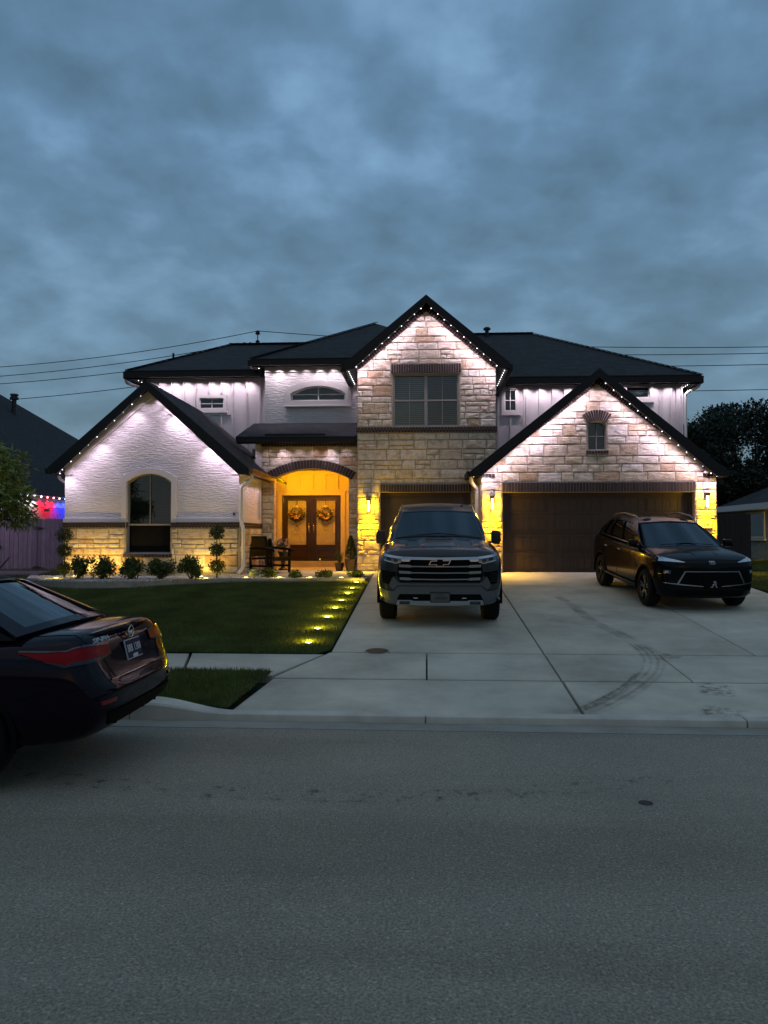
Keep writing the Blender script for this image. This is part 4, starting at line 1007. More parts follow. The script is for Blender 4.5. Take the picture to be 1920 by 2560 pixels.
spout(bez([(8.30, 23.5, 6.52), (8.30, 23.5, 6.40), (7.96, 23.75, 6.24), (7.96, 23.75, 3.2)]))
spout(bez([(-9.16, 22.6, 6.66), (-9.16, 22.6, 6.52), (-8.75, 22.82, 6.42), (-8.75, 22.82, 5.0)]))
spout(bez([(-9.20, 18.55, 3.42), (-9.20, 18.55, 3.28), (-9.02, 18.85, 3.14), (-9.02, 18.85, 1.0)]))
# ------------------------------------------------------------------ eave light strings
LEDC = (.93, .75, 1.0)
bulb_me = B().ball((0, 0, 0), .011, 8, 5).mesh('bulb', True); bulb_me.materials.append(M_LEDW)
bulb_dim = B().ball((0, 0, 0), .008, 8, 5).mesh('bulb', True); bulb_dim.materials.append(emit_mat('led_dim', (1.0, .92, 1.0), 4))
def led_run(p0, p1, n, label, power=7.0, direc=(0, .25, -1), cone=88, ends=True, weights=None, mesh=None, col=LEDC, blend=1.0):
    p0 = Vector(p0); p1 = Vector(p1); mid = (p0 + p1) / 2
    s = thing('eave_light_string', label, 'light string', tuple(mid), group='eave light strings', world=True)
    B().beam(p0, p1, .018, .012).build('track', M_FASCIA, s)
    for i in range(n):
        t = (i + .5) / n; p = p0.lerp(p1, t)
        w = (weights[i % len(weights)] if weights else 1) * rng.uniform(.75, 1.3)
        o = base_obj('bulb', mesh or (bulb_me if w > .7 else bulb_dim), s); o.location = (p.x, p.y, p.z - .018)
        point_light('bulb_light', s, (p.x, p.y, p.z - .045), col, power * w, .015, cone, direc, blend)
    return s
W3 = (.55, 1.7, .55)
led_run((-6.83, 18.04, 5.37), (-8.98, 18.04, 3.39), 10, 'row of white eave lights on the outer rake of the stucco gable', 14, (0, .46, -1), 104, weights=(.7, 1.9, .7, .6))
led_run((-6.72, 18.10, 5.40), (-4.50, 18.10, 3.50), 10, 'row of white eave lights on the stucco gable rake towards the porch', 14, (0, .46, -1), 104, weights=(.7, .6, 1.9, .7))
led_run((-9.08, 18.15, 3.42), (-9.08, 18.9, 3.42), 2, 'two white eave lights under the outer eave of the stucco wing', 9, (.3, 0, -1))
led_run((-4.36, 18.2, 3.375), (-4.36, 20.6, 3.375), 8, 'row of white eave lights beneath the copper gutter beside the porch', 6, (-.4, 0, -1), 70)
led_run((-8.7, 22.66, 6.735), (-5.2, 22.66, 6.735), 9, 'row of white eave lights over the board wall above the stucco gable', 30, (0, .26, -1), 104, weights=(1.2, .8, 1.0), col=(.98, .84, 1))
led_run((-9.0, 22.55, 6.735), (-9.0, 23.6, 6.735), 4, 'white eave lights on the outer corner above the stucco gable', 6, (.3, 0, -1))
led_run((-4.9, 21.78, 6.85), (-2.1, 21.78, 6.85), 7, 'row of white eave lights above the arched upper window', 26, (0, .28, -1), 104, weights=(.7, 1.2, .8), col=(.98, .84, 1))
led_run((-4.97, 21.7, 6.85), (-4.97, 22.75, 6.85), 5, 'white eave lights down the side of the upper stucco bay', 5, (.3, 0, -1))
led_run((0.05, 20.00, 7.975), (1.94, 20.00, 6.27), 11, 'row of white eave lights on the tall stone gable rake towards the garage wing', 16, (0, .50, -1), 108, weights=(.8, 1.2))
led_run((-0.05, 20.00, 7.975), (-1.94, 20.00, 6.29), 11, 'row of white eave lights on the tall stone gable rake towards the porch', 16, (0, .50, -1), 108, weights=(.8, 1.2))
led_run((-2.08, 20.1, 6.285), (-2.08, 22.0, 6.285), 8, 'row of white eave lights under the tall gable eave by the arched upper window', 5, (.3, 0, -1))
led_run((2.08, 20.1, 6.27), (2.08, 22.4, 6.27), 8, 'row of white eave lights under the tall gable eave by the narrow upper window', 5, (-.3, 0, -1))
led_run((2.5, 23.56, 6.59), (8.1, 23.56, 6.59), 13, 'row of white eave lights over the board wall above the double garage', 30, (0, .26, -1), 104, weights=(1.1, .8), col=(.98, .84, 1))
led_run((8.16, 23.5, 6.59), (8.16, 24.6, 6.59), 6, 'white eave lights on the outer corner above the double garage', 5, (-.3, 0, -1))
led_run((4.34, 19.00, 5.735), (7.06, 19.00, 3.32), 14, 'row of white eave lights on the outer rake of the garage gable', 16, (0, .50, -1), 108, weights=(.8, 1.2))
led_run((4.23, 19.05, 5.76), (1.36, 19.05, 3.42), 14, 'row of white eave lights on the garage gable rake towards the tall gable', 16, (0, .50, -1), 108, weights=(.8, 1.2))
led_run((7.24, 19.05, 3.36), (7.24, 19.5, 3.36), 2, 'two white eave lights at the outer foot of the garage gable', 8, (-.2, .2, -1))
led_run((1.20, 19.05, 3.38), (1.20, 19.6, 3.38), 2, 'two white eave lights at the foot of the garage gable by the pickup', 4, (.2, .2, -1))
led_run((-5.0, 20.52, 4.44), (-2.0, 20.52, 4.44), 7, 'row of white eave lights under the porch gutter above the brick arch', 13, (0, .35, -1), 88, weights=(.4, .6, 1.4))

# ------------------------------------------------------------------ wall lanterns
def lantern(x, y, z, label):
    t = thing('wall_lantern', label, 'wall lamp', (x, y, z), group='wall lanterns beside the garage doors', world=True)
    box('backplate', M_FASCIA, t, x - .055, x + .055, y - .02, y, z + .02, z + .20)
    c = B().box(x - .05, x + .05, y - .13, y - .02, z + .13, z + .19); c.box(x - .058, x + .058, y - .14, y - .018, z + .185, z + .20); c.build('cap', M_FASCIA, t, bevel=.004)
    cg = B()
    for sx in (-.047, .047):
        for sy in (-.125, -.03): cg.box(x + sx - .004, x + sx + .004, y + sy - .004, y + sy + .004, z - .16, z + .14)
    for a in ((-.052, .052, -.13, -.122), (-.052, .052, -.033, -.025), (-.052, -.044, -.13, -.025), (.044, .052, -.13, -.025)): cg.box(x + a[0], x + a[1], y + a[2], y + a[3], z - .165, z - .155)
    cg.build('cage', M_FASCIA, t)
    B().lathe([(.026, -.15), (.028, -.10), (.028, .10), (.02, .125)], 12, (x, y - .078, z)).build('bulb', M_BULB, t, smooth=True)
    point_light('lamp', t, (x, y - .16, z - .02), (1.0, .58, .0), 40, .05)
    point_light('lamp', t, (x, y - .10, z - .185), (1.0, .62, .0), 14, .03, 120, (0, .35, -1), .8)
    point_light('lamp', t, (x, y - .13, z - .19), (1.0, .54, .0), 330, .03, 110, (0, -.02, -1), 1.0)
    return t
lantern(-1.545, YB - .03, 2.66, 'glowing yellow wall lantern on stone between front porch and single garage door')
lantern(1.655, YA - .03, 2.66, 'glowing yellow wall lantern on stone between the two garage doors')
lantern(6.94, YA - .03, 2.72, 'glowing yellow wall lantern above the house number stone')
pc = thing('porch_ceiling_light', 'amber lamp under the ceiling of the entry porch', 'ceiling light', (-3.5, 22.0, 4.02), world=True)
B().lathe([(.10, 0), (.11, -.03), (.09, -.055)], 18, (-3.3, 22.0, 4.02)).build('housing', M_FRAMEW, pc, smooth=40)
B().lathe([(.085, -.056), (.08, -.07), (.03, -.08)], 18, (-3.3, 22.0, 4.02)).build('diffuser', emit_mat('amber_diffuser', (1, .55, .06), 6), pc, smooth=40)
point_light('lamp', pc, (-3.3, 22.0, 3.90), (1.0, .34, .0), 190, .08)
point_light('lamp', pc, (-4.2, 22.6, 3.6), (1.0, .60, .0), 26, .05)  # added fill light without a fixture, brightens the porch side wall
sl_ = thing('porch_wall_light', 'slim amber lamp on the porch side wall', 'wall lamp', (-4.78, 22.3, 2.9), world=True)
box('backplate', M_FASCIA, sl_, -4.78, -4.76, 22.25, 22.37, 3.0, 3.2); box('bulb', M_BULB, sl_, -4.76, -4.72, 22.28, 22.34, 2.95, 3.12)

# ------------------------------------------------------------------ garden lights
M_PUCK = emit_mat('puck_light', (1.0, .80, .28), 9)
def puck(x, y, z, label, group, power=1.1, tilt=None, spot=None):
    t = thing('ground_light', label, 'ground light', (x, y, z), group=group)
    B().lathe([(.06, -.03), (.06, .022), (.05, .026)], 14).build('housing', M_BLACK, t, smooth=40)
    B().lathe([(.046, .0265), (.044, .033), (.012, .036)], 14).build('lens', M_PUCK, t, smooth=40)
    if spot: point_light('lamp', t, (0, 0, .07), (1.0, .62, .12), power, .03, spot, tilt or (0, 0, 1), .6)
    point_light('lamp', t, (0, 0, .066), (1.0, .74, .04), power if not spot else power * .05, .02)
for i, (x, y) in enumerate([(-1.578, 17.187), (-1.593, 16.305), (-1.612, 15.548), (-1.649, 14.682), (-1.665, 13.845), (-1.697, 12.961), (-1.72, 11.982), (-1.706, 10.964)]):
    lab = ('yellow ground light in the lawn, %s from the gravel bed along the driveway' % ('', 'second', 'third', 'fourth', 'fifth', 'sixth', 'seventh', '')[i] if 0 < i < 7 else 'yellow ground light at the lawn corner by the sidewalk' if i == 7 else 'yellow ground light in the lawn edge at the gravel bed' if i == 0 else 'yellow ground light in the lawn along the driveway between two others')
    puck(x, y, pl(y) + .012, lab, 'ground lights in the lawn edge', 9.0)
for x, y, lab in ((-8.50, 17.05, 'bed light beside the topiary at the outer bed corner'), (-5.05, 17.2, 'bed light between the last big shrub and the topiary by the downspout'), (-4.18, 17.45, 'bed light at the foot of the downspout by the yard sign'), (-3.42, 17.55, 'bed light between the shrub by the yard sign and the next'), (-2.70, 17.55, 'bed light between the two middle small shrubs before the porch'), (-1.97, 17.55, 'bed light beside the small shrub next to the driveway')):
    puck(x, y, .862, 'yellow ' + lab, 'ground lights in the gravel bed', 3.5)
for x, lab in ((-8.42, 'yellow uplight on the stone wall behind the outermost big shrub'), (-7.68, 'yellow uplight behind the widest shrub under the tall window'), (-5.35, 'yellow uplight on the stone wall behind the shrub by the topiary')):
    puck(x, 17.82, .862, lab, 'uplights against the stone base', 40, (0, .40, 1), 150)

# ------------------------------------------------------------------ plants
def leaves(name, C, N, size, m, parent, aspect=.5, up=0.0, kind=None, droop=0):
    """many small folded leaf quads at points C (n,3) facing along N with jitter"""
    n = len(C); d = nrg.normal(0, 1, (n, 3)); d = d + N * 1.0; d[:, 2] += up; d /= np.linalg.norm(d, axis=1)[:, None] + 1e-9
    r = np.cross(d, nrg.normal(0, 1, (n, 3))); r /= np.linalg.norm(r, axis=1)[:, None] + 1e-9
    if droop: d[:, 2] -= droop; d /= np.linalg.norm(d, axis=1)[:, None]
    s = size * nrg.uniform(.6, 1.35, n)[:, None]; w = s * aspect
    V = np.stack([C - d * s * .1, C + d * s * .45 + r * w * .5, C + d * s, C + d * s * .45 - r * w * .5], 1)
    o = np_mesh(name, V.reshape(-1, 3), np.arange(4 * n).reshape(-1, 4), m, parent, kind)
    return o
M_LEAF = leaf_mat('shrub_leaf', (.070, .098, .020)); M_LEAF2 = leaf_mat('topiary_leaf', (.052, .072, .020)); M_TWIG = mat('twig', (.06, .04, .025), rough=.9)
def shrub(x, y, z, rx, ry, h, n, label, size=.05, m=None, group=None, name='boxwood_shrub', clumps=16):
    t = thing(name, label, 'shrub', (x, y, z), (0, 0, rng.uniform(0, 6)), group)
    st = B(); cl = []
    for k in range(clumps):
        a = rng.uniform(0, 6.28); q = rng.uniform(.15, .78); hz = h * rng.uniform(.3, .86) * (1 - .25 * q); c = (rx * q * math.cos(a), ry * q * math.sin(a), hz); cl.append(c)
        st.tube([(0, 0, 0), (c[0] * .5, c[1] * .5, c[2] * .55), c], [.010, .007, .004], 5)
        e = (c[0] * 1.25, c[1] * 1.25, c[2] + h * .16); st.tube([c, e], [.004, .002], 4)
    st.build('stem', M_TWIG, t, recalc=False)
    cl = np.array(cl); idx = nrg.integers(0, len(cl), n); off = nrg.normal(0, 1, (n, 3)); off /= np.linalg.norm(off, axis=1)[:, None]; off *= (nrg.uniform(0, 1, (n, 1)) ** .45)
    C = cl[idx] + off * np.array([rx * .38, ry * .38, h * .22]); C[:, 2] = np.maximum(C[:, 2], .02)
    leaves('foliage', C, off, size, m or M_LEAF, t, .55, .4)
    return t
sh = [(-7.96, .235, .56, 'upright dark shrub next to the outer topiary'), (-7.42, .33, .62, 'widest bushy shrub beside the tall stucco wing window'), (-6.75, .31, .52, 'rounded shrub directly below the tall window'), (-6.05, .33, .56, 'loose bushy shrub below the inner edge of the tall window'), (-5.34, .33, .58, 'bushy shrub beside the topiary by the downspout')]
for x, rx, h, lab in sh: shrub(x, 17.05, .84, rx, .30, h + .02, 1900, lab, .055, group='big shrubs in the gravel bed')
for x, rx, h, lab in ((-3.75, .24, .25, 'small leafy shrub next to the dark yard sign'), (-3.10, .25, .22, 'small leafy shrub before the bench end of the porch'), (-2.33, .24, .20, 'small leafy shrub in front of the double doors'), (-1.64, .25, .22, 'small leafy shrub at the driveway end of the bed')):
    shrub(x, 17.75, .85, rx, .2, h, 700, lab, .05, group='small shrubs before the porch', clumps=9)
def topiary(x, y, label, zs_, rs_):
    t = thing('topiary_tree', label, 'topiary', (x, y, .85), group='three ball topiaries')
    B().tube([(0, 0, 0), (.012, 0, .3), (-.01, 0, .65), (0, 0, zs_[0])], [.02, .017, .014, .01], 8).build('trunk', M_TWIG, t, smooth=True)
    for z, r in zip(zs_, rs_):
        n = 950; o = nrg.normal(0, 1, (n, 3)); o /= np.linalg.norm(o, axis=1)[:, None]; C = o * r * (nrg.uniform(.0, 1, (n, 1)) ** .4) * nrg.uniform(.7, 1.12, (n, 1)); C[:, 2] *= .92; C[:, 2] += z
        leaves('foliage_ball', C, o, .045, M_LEAF2, t, .5, kind='stuff')
topiary(-8.53, 17.5, 'three ball topiary tree at the outer end of the bed', (1.02, .65, .24), (.19, .18, .165))
topiary(-4.88, 17.5, 'three ball topiary tree beside the white downspout', (1.08, .68, .30), (.19, .18, .19))
def conifer(x, y, z, h, r, label, pot=None):
    t = thing('potted_conifer', label, 'potted plant', (x, y, z))
    z0 = 0
    if pot:
        B().lathe([(pot * .68, 0), (pot * .95, .27), (pot, .30), (pot, .32), (pot * .85, .32), (pot * .8, .28)], 20).build('pot', mat('brown_pot', (.05, .032, .022), rough=.6), t, smooth=40); z0 = .29
    B().tube([(0, 0, z0 - .1), (0, 0, z0 + h * .9)], [.02, .005], 6).build('trunk', M_TWIG, t)
    n = 2600; u = nrg.uniform(0, 1, n) ** .7; a = nrg.uniform(0, 6.28, n); q = (nrg.uniform(0, 1, n) ** .35); rad = r * (1 - u) ** .75 * (.55 + .45 * np.minimum(1, u * 6)) * q
    C = np.stack([rad * np.cos(a), rad * np.sin(a), z0 + .03 + u * h], 1); N = np.stack([np.cos(a), np.sin(a), np.full(n, .6)], 1)
    leaves('foliage', C, N, .05, leaf_mat('conifer_leaf', (.022, .040, .014)), t, .3, .6)
    return t
conifer(-2.04, 20.42, .905, .60, .17, 'dark conical evergreen in a brown pot beside the double doors', .17)
conifer(-4.24, 20.40, .905, .52, .14, 'dark conical evergreen in a pot behind the porch bench', .14)
fp = thing('potted_fountain_grass', 'arching green grass plant in a small pot left of the evergreen by the doors', 'potted plant', (-2.36, 20.55, .905))
B().lathe([(.09, 0), (.13, .2), (.135, .22), (.11, .22)], 16).build('pot', mat('brown_pot', (.05, .032, .022)), fp, smooth=40)
gb = B()
for k in range(60):
    a = rng.uniform(0, 6.28); L = rng.uniform(.25, .46); e = rng.uniform(.25, .9); p = []
    for j in range(6):
        s = j / 5; p.append(Vector((math.cos(a) * L * e * s, math.sin(a) * L * e * s, .2 + L * (s * 1.1 - .75 * e * s * s))))
    sd = Vector((-math.sin(a), math.cos(a), 0)); vs = []
    for j, q in enumerate(p): w = .008 * (1 - (j / 5) ** 2) + .001; vs += [q - sd * w, q + sd * w]
    gb.add(vs, [(2 * j, 2 * j + 1, 2 * j + 3, 2 * j + 2) for j in range(5)])
gb.build('foliage', leaf_mat('grass_leaf', (.06, .085, .02)), fp, recalc=False)
# flowers
def blossoms(parent, C, mats, size):
    for k, (m, sel) in enumerate(mats):
        mb = B()
        for c in sel:
            n = Vector((rng.uniform(-.5, .5), -1, rng.uniform(-.2, .6))).normalized(); x = n.cross(Vector((0, 0, 1))).normalized(); y = n.cross(x); c = Vector(c); r = size * rng.uniform(.7, 1.2)
            for p in range(6):
                a = p * math.pi / 3; b = a + math.pi / 3.4; mb.add([c, c + (x * math.cos(a) + y * math.sin(a)) * r + n * r * .25, c + (x * math.cos((a + b) / 2) + y * math.sin((a + b) / 2)) * r * 1.25 + n * r * .2, c + (x * math.cos(b) + y * math.sin(b)) * r + n * r * .25], [(0, 1, 2, 3)])
            mb.ball(tuple(c + n * r * .15), r * .28, 6, 4)
        mb.build('blossoms', m, parent, recalc=False)
M_PINK = mat('pink_petal', (.50, .27, .25), rough=.6); M_CORAL = mat('coral_petal', (.52, .27, .14), rough=.6); M_CREAM = mat('cream_petal', (.72, .60, .44), rough=.6); M_RED = mat('red_petal', (.24, .05, .04), rough=.6)
def wreath(x, label):
    y = YP - .07; z = 2.58
    t = thing('flower_wreath', label, 'wreath', (x, y, z), group='wreaths on the double doors')
    rg_ = B()
    for w in range(3): rg_.tube([(.17 * math.cos(a) + rng.uniform(-.01, .01), rng.uniform(-.02, .02), .17 * math.sin(a) + rng.uniform(-.01, .01)) for a in [k * .3927 + w for k in range(17)]], .008, 5)
    rg_.build('vine_ring', M_TWIG, t)
    box('hanger', M_BLACK, t, -.008, .008, .045, .055, .16, .53)
    B().ball((0, -.01, .19), .055, 8, 5, (1.3, .5, .8)).build('ribbon_bow', mat('cream_ribbon', (.6, .5, .34), rough=.6), t)
    n = 560; a = nrg.normal(-1.57, 1.0, n); q = nrg.uniform(.05, .26, n); C = np.stack([q * np.cos(a) * 1.1, nrg.uniform(-.06, .02, n), q * np.sin(a)], 1); N = np.stack([np.cos(a), np.full(n, -.5), np.sin(a)], 1)
    leaves('foliage', C, N, .06, leaf_mat('wreath_leaf', (.035, .055, .02)), t, .45)
    pts = [(rng.uniform(.11, .21) * math.cos(b), -.07, rng.uniform(.10, .20) * math.sin(b)) for b in [rng.gauss(-1.57, .85) for _ in range(34)]]
    blossoms(t, None, [(M_CORAL, pts[:9]), (M_CREAM, pts[9:16]), (M_PINK, pts[16:22]), (M_RED, pts[22:])], .026)
wreath((dl * 3 + dr) / 4, 'flower wreath on the door leaf nearer the bench')
wreath((dl + dr * 3) / 4, 'flower wreath on the door leaf with the notice paper')
ur = thing('flower_urn', 'tall dark urn filled with pink and orange flowers beside the doors', 'urn', (-3.98, 20.95, .905))
B().lathe([(.13, 0), (.13, .03), (.06, .08), (.05, .2), (.10, .36), (.15, .5), (.16, .52), (.13, .52)], 18).build('urn', M_BLACK, ur, smooth=40)
n = 300; o_ = nrg.normal(0, 1, (n, 3)); o_ /= np.linalg.norm(o_, axis=1)[:, None]
leaves('foliage', o_ * np.array([.18, .16, .16]) * nrg.uniform(.3, 1, (n, 1)) + np.array([0, 0, .68]), o_, .07, M_LEAF, ur, .5, .3)
pts = [(rng.uniform(-.17, .17), rng.uniform(-.17, -.06), .52 + rng.uniform(0, .34)) for _ in range(24)]
blossoms(ur, None, [(M_CORAL, pts[:8]), (M_PINK, pts[8:16]), (M_CREAM, pts[16:])], .036)

# ------------------------------------------------------------------ bench and sign
bn = thing('porch_armchair', 'dark wooden armchair bench with solid back on the porch edge', 'armchair', (-4.02, 19.45, .905), (0, 0, R(62)))
M_DW = mat('dark_wood', (.006, .004, .003), rough=.5, spec=.15, var=.3, vscale=6, stretch=(1, 8, 1))
W, D = .36, .33   # half width, half depth; front is -y
for sx in (-1, 1):
    B().beam((sx * W, -D, 0), (sx * W, -D, .60), .055, .055, (0, 1, 0)).build('leg', M_DW, bn, bevel=.006)
    B().beam((sx * W, D, 0), (sx * W, D + .14, .93), .055, .05, (1, 0, 0)).build('leg', M_DW, bn, bevel=.006)
    B().tube([(sx * W, D + .05, .63), (sx * W, .1, .64), (sx * W, -.15, .625), (sx * W, -D - .05, .60), (sx * W, -D - .09, .55)], [.028, .034, .036, .036, .022], 8).build('armrest', M_DW, bn, smooth=True)
    B().beam((sx * W, -D, .18), (sx * W, D, .18), .03, .05).build('stretcher', M_DW, bn)
B().beam((0, -D - .04, .40), (0, D + .03, .36), 2 * W - .06, .05).build('seat', M_DW, bn, bevel=.012)
B().beam((-W, -D, .35), (W, -D, .35), .04, .08).build('apron', M_DW, bn)
bk = B().add([(-W + .03, D + .055, .42), (W - .03, D + .055, .42), (W - .03, D + .125, .88), (-W + .03, D + .125, .88), (-W + .03, D + .085, .42), (W - .03, D + .085, .42), (W - .03, D + .155, .88), (-W + .03, D + .155, .88)], [(0, 1, 2, 3), (7, 6, 5, 4), (0, 4, 5, 1), (1, 5, 6, 2), (2, 6, 7, 3), (3, 7, 4, 0)]).build('backrest', M_DW, bn, bevel=.008)
B().beam((-W, D + .14, .91), (W, D + .14, .91), .05, .07).build('top_rail', M_DW, bn, bevel=.01)
sg = thing('yard_sign', 'small dark yard sign with pale lettering beside the downspout', 'sign', (-4.03, 17.62, .85))
B().prism([(-.12, .07), (.12, .07), (.12, .19), (.05, .245), (-.05, .245), (-.12, .19)], -.008, .008).build('panel', mat('sign_navy', (.010, .022, .035), rough=.5), sg, bevel=.004)
box('stake', M_BLACK, sg, -.012, .012, -.006, .006, -.1, .08)
M_SIGNT = mat('sign_text', (.25, .32, .36), rough=.6)
text_mesh('lettering', 'NO', .075, M_SIGNT, sg, Matrix.Translation((0, -.010, .195)) @ FRONT, .002)
text_mesh('lettering', 'SOLICITING', .037, M_SIGNT, sg, Matrix.Translation((0, -.010, .135)) @ FRONT, .002)

# ------------------------------------------------------------------ fences
M_PICKET = mat('grey_picket', (.17, .14, .15), rough=.9, var=.35, vscale=5, stretch=(6, 6, .6), rand=.22, bump=.4, bscale=30)
fl = thing('side_fence', 'weathered wood board fence with gate between the two houses', 'fence', (-12.0, 22.4, .66), world=True)
pk = {}
for i in range(30):
    x = -14.2 + i * .142
    if x > -9.1: break
    h = 2.37 + rng.uniform(-.012, .012)
    box('picket', M_PICKET, fl, x + .004, x + .138, 22.40 + rng.uniform(-.004, .004), 22.42, .60, h)
for z in (.9, 1.55, 2.2): box('rail', M_PICKET, fl, -14.2, -9.0, 22.425, 22.46, z - .04, z + .04)
M_HINGE = mat('black_iron', (.008, .008, .009), rough=.5)
for zz in (2.10, .90):
    B().prism([(-11.93, zz), (-11.83, zz - .02), (-11.79, zz - .045), (-11.72, zz - .045), (-11.68, zz - .02), (-11.57, zz), (-11.68, zz + .02), (-11.72, zz + .045), (-11.79, zz + .045), (-11.83, zz + .02)], 22.37, 22.40).build('gate_hinge', M_HINGE, fl)
for zz in (1.52,): B().prism([(-13.02, zz - .06), (-12.9, zz - .03), (-12.9, zz + .03), (-13.02, zz + .06)], 22.37, 22.40).build('gate_latch', M_HINGE, fl)
box('gate_gap', M_HINGE, fl, -11.757, -11.745, 22.398, 22.401, .6, 2.36)
fr_ = thing('gate_fence', 'dark brown board gate beside the garage wing', 'fence', (8.0, 21, .9), world=True)
M_BROWNP = mat('brown_picket', (.020, .013, .010), rough=.8, var=.3, vscale=6, stretch=(6, 6, 1), rand=.2)
for i in range(11):
    x = 7.21 + i * .138; box('picket', M_BROWNP, fr_, x + .003, x + .135, 21.0, 21.02, .78, 2.46 + rng.uniform(-.01, .01))
for z in (1.1, 2.2): box('rail', M_BROWNP, fr_, 7.2, 8.74, 21.022, 21.06, z - .04, z + .04)

# ------------------------------------------------------------------ neighbouring houses
M_NROOF = shingle_mat('neighbour_shingle', (.022, .023, .026))
M_NBRICK = mat('neighbour_brick', (.30, .26, .25), rough=.9, var=.2, vscale=4, bump=.5, bscale=14, stretch=(1, 1, 3))
nl = thing('neighbour_house', 'neighbouring house with steep dark roof and red white and blue eave lights', 'house', (-18, 32, .8), world=True)
nw = box('brick_wall', M_NBRICK, nl, -15.9, -15.55, 18, 48, .5, 3.42)
box('wall', M_NBRICK, nl, -30, -15.6, 18, 18.3, .5, 3.42)
mbk = B()
for r in range(11):
    for k in range(60):
        y = 24.5 + k * .225 + (r % 2) * .11; mbk.box(-15.55, -15.535, y, y + .21, 2.93 - r * .085, 3.005 - r * .085)
mbk.build('brickwork', mat('neighbour_brick_face', (.34, .28, .26), rough=.9, rand=.1, var=.25, vscale=9), nw, kind='stuff')
for k in range(70): 
    y = 24.4 + k * .2; box('siding_board', M_TRIM, nw, -15.55, -15.53, y, y + .185, 3.03, 3.40)
box('wall_vent', M_TRIM, nw, -15.53, -15.48, 30.1, 30.5, 2.95, 3.38)
for k in range(7): box('vent_slat', M_FRAMEW, nw, -15.48, -15.465, 30.13, 30.47, 2.99 + k * .054, 3.015 + k * .054)
nr = B()
pr_ = [(-15.1, 17, 3.66), (-15.1, 49.4, 3.66), (-19.9, 35.4, 8.28), (-21.2, 31.5, 9.6), (-21.2, 24, 9.6)]
nr.add(pr_ + [(p[0], p[1], p[2] - .1) for p in pr_], [(0, 1, 2, 3, 4), (9, 8, 7, 6, 5)] + [(i, (i + 1) % 5, (i + 1) % 5 + 5, i + 5) for i in range(5)])
nr.add([(-27.3, 17, 3.42), (-27.3, 49.4, 3.42), (-22.5, 35.4, 8.28), (-21.2, 31.5, 9.6), (-21.2, 24, 9.6)], [(4, 3, 2, 1, 0)])
nr.add([(-15.1, 49.4, 3.66), (-27.3, 49.4, 3.42), (-22.5, 35.4, 8.28), (-21.2, 31.5, 9.6), (-19.9, 35.4, 8.28)], [(0, 1, 2, 3, 4)])
nr.add([(-15.1, 17, 3.66), (-21.2, 24, 9.6), (-27.3, 17, 3.42)], [(0, 1, 2)])
rfn = nr.build('roof', M_NROOF, nl, recalc=False)
box('fascia', mat('brown_fascia', (.06, .045, .045), rough=.6), rfn, -15.12, -15.06, 17, 49, 3.46, 3.66)
box('soffit', M_TRIM, rfn, -15.6, -15.1, 17, 49, 3.44, 3.47)
vp = B().lathe([(.10, 0), (.10, .75)], 12, (-19.05, 34.0, 7.42)); vp.lathe([(.19, .75), (.19, .85), (.14, .86), (.14, .92), (.19, .93), (.17, 1.0)], 12, (-19.05, 34.0, 7.42)); vp.build('vent_pipe', M_BLACK, rfn, smooth=40)
ns = thing('colored_light_string', 'red white and blue eave lights on the neighbouring house', 'light string', (-15.2, 30, 3.18), world=True)
bulb_r = B().ball((0, 0, 0), .032, 8, 5).mesh('bulb', True); bulb_r.materials.append(emit_mat('led_pink', (1, .30, .28), 12))
bulb_b = B().ball((0, 0, 0), .032, 8, 5).mesh('bulb', True); bulb_b.materials.append(emit_mat('led_blue', (.25, .45, 1), 14))
bulb_w = B().ball((0, 0, 0), .036, 8, 5).mesh('bulb', True); bulb_w.materials.append(M_LEDW)
for i in range(30):
    y = 20.2 + i * .50
    me_, c, p = (bulb_w, (1, .95, 1), 9) if 27 < y < 29.4 or y < 21.5 else (bulb_r, (1, .0, .02), 16) if y < 30.9 and y > 27 else (bulb_b, (.02, .03, 1), 30) if y > 24.3 else (bulb_b, (.55, .08, 1), 30)
    o = base_obj('bulb', me_, ns); o.location = (-15.2, y, 3.40)
    point_light('bulb_light', ns, (-15.24, y, 3.34), c, p * (6 if y < 26 else 2.6), .02, 150 if y < 26 else 110, (-.45, 0, -1) if y > 26 else (.5, .3, -.7), .6)
nr2 = thing('neighbour_house', 'low brick neighbouring house beyond the brown gate', 'house', (16.5, 31, .9), world=True)
wall2 = B().prism([(24, .6), (34.9, .6), (34.9, 3.15), (24, 3.15)], 13.7, 14.0, [[(29.3, 1.75), (30.6, 1.75), (30.6, 2.85), (29.3, 2.85)], [(31.6, 1.75), (33.4, 1.75), (33.4, 2.85), (31.6, 2.85)]], axis='x').build('brick_wall', mat('tan_brick', (.26, .23, .18), rough=.9, var=.3, vscale=5, bump=.8, bscale=10, stretch=(1, 1, 2)), nr2)
box('wall', M_NBRICK, nr2, 13.7, 26, 34.9, 35.2, .6, 3.15)
M_NWF = mat('neighbour_window_frame', (.5, .44, .33), rough=.6)
for a, b in ((29.3, 30.6), (31.6, 33.4)):
    w_ = B().prism([(a, 1.75), (b, 1.75), (b, 2.85), (a, 2.85)], 13.66, 13.76, [[(a + .1, 1.84), (b - .1, 1.84), (b - .1, 2.76), (a + .1, 2.76)]], axis='x').build('window', M_NWF, wall2)
    B().prism([(a + .1, 1.84), (b - .1, 1.84), (b - .1, 2.76), (a + .1, 2.76)], 13.73, 13.74, axis='x').build('pane', M_GLASS, w_)
    B().prism([(a - .1, 1.6), (b + .1, 1.6), (b + .1, 3.0), (a - .1, 3.0)], 14.3, 14.32, axis='x').build('dark_backdrop', M_UNLIT, w_)
    box('sill', M_NWF, w_, 13.6, 13.7, a - .1, b + .1, 1.66, 1.74)
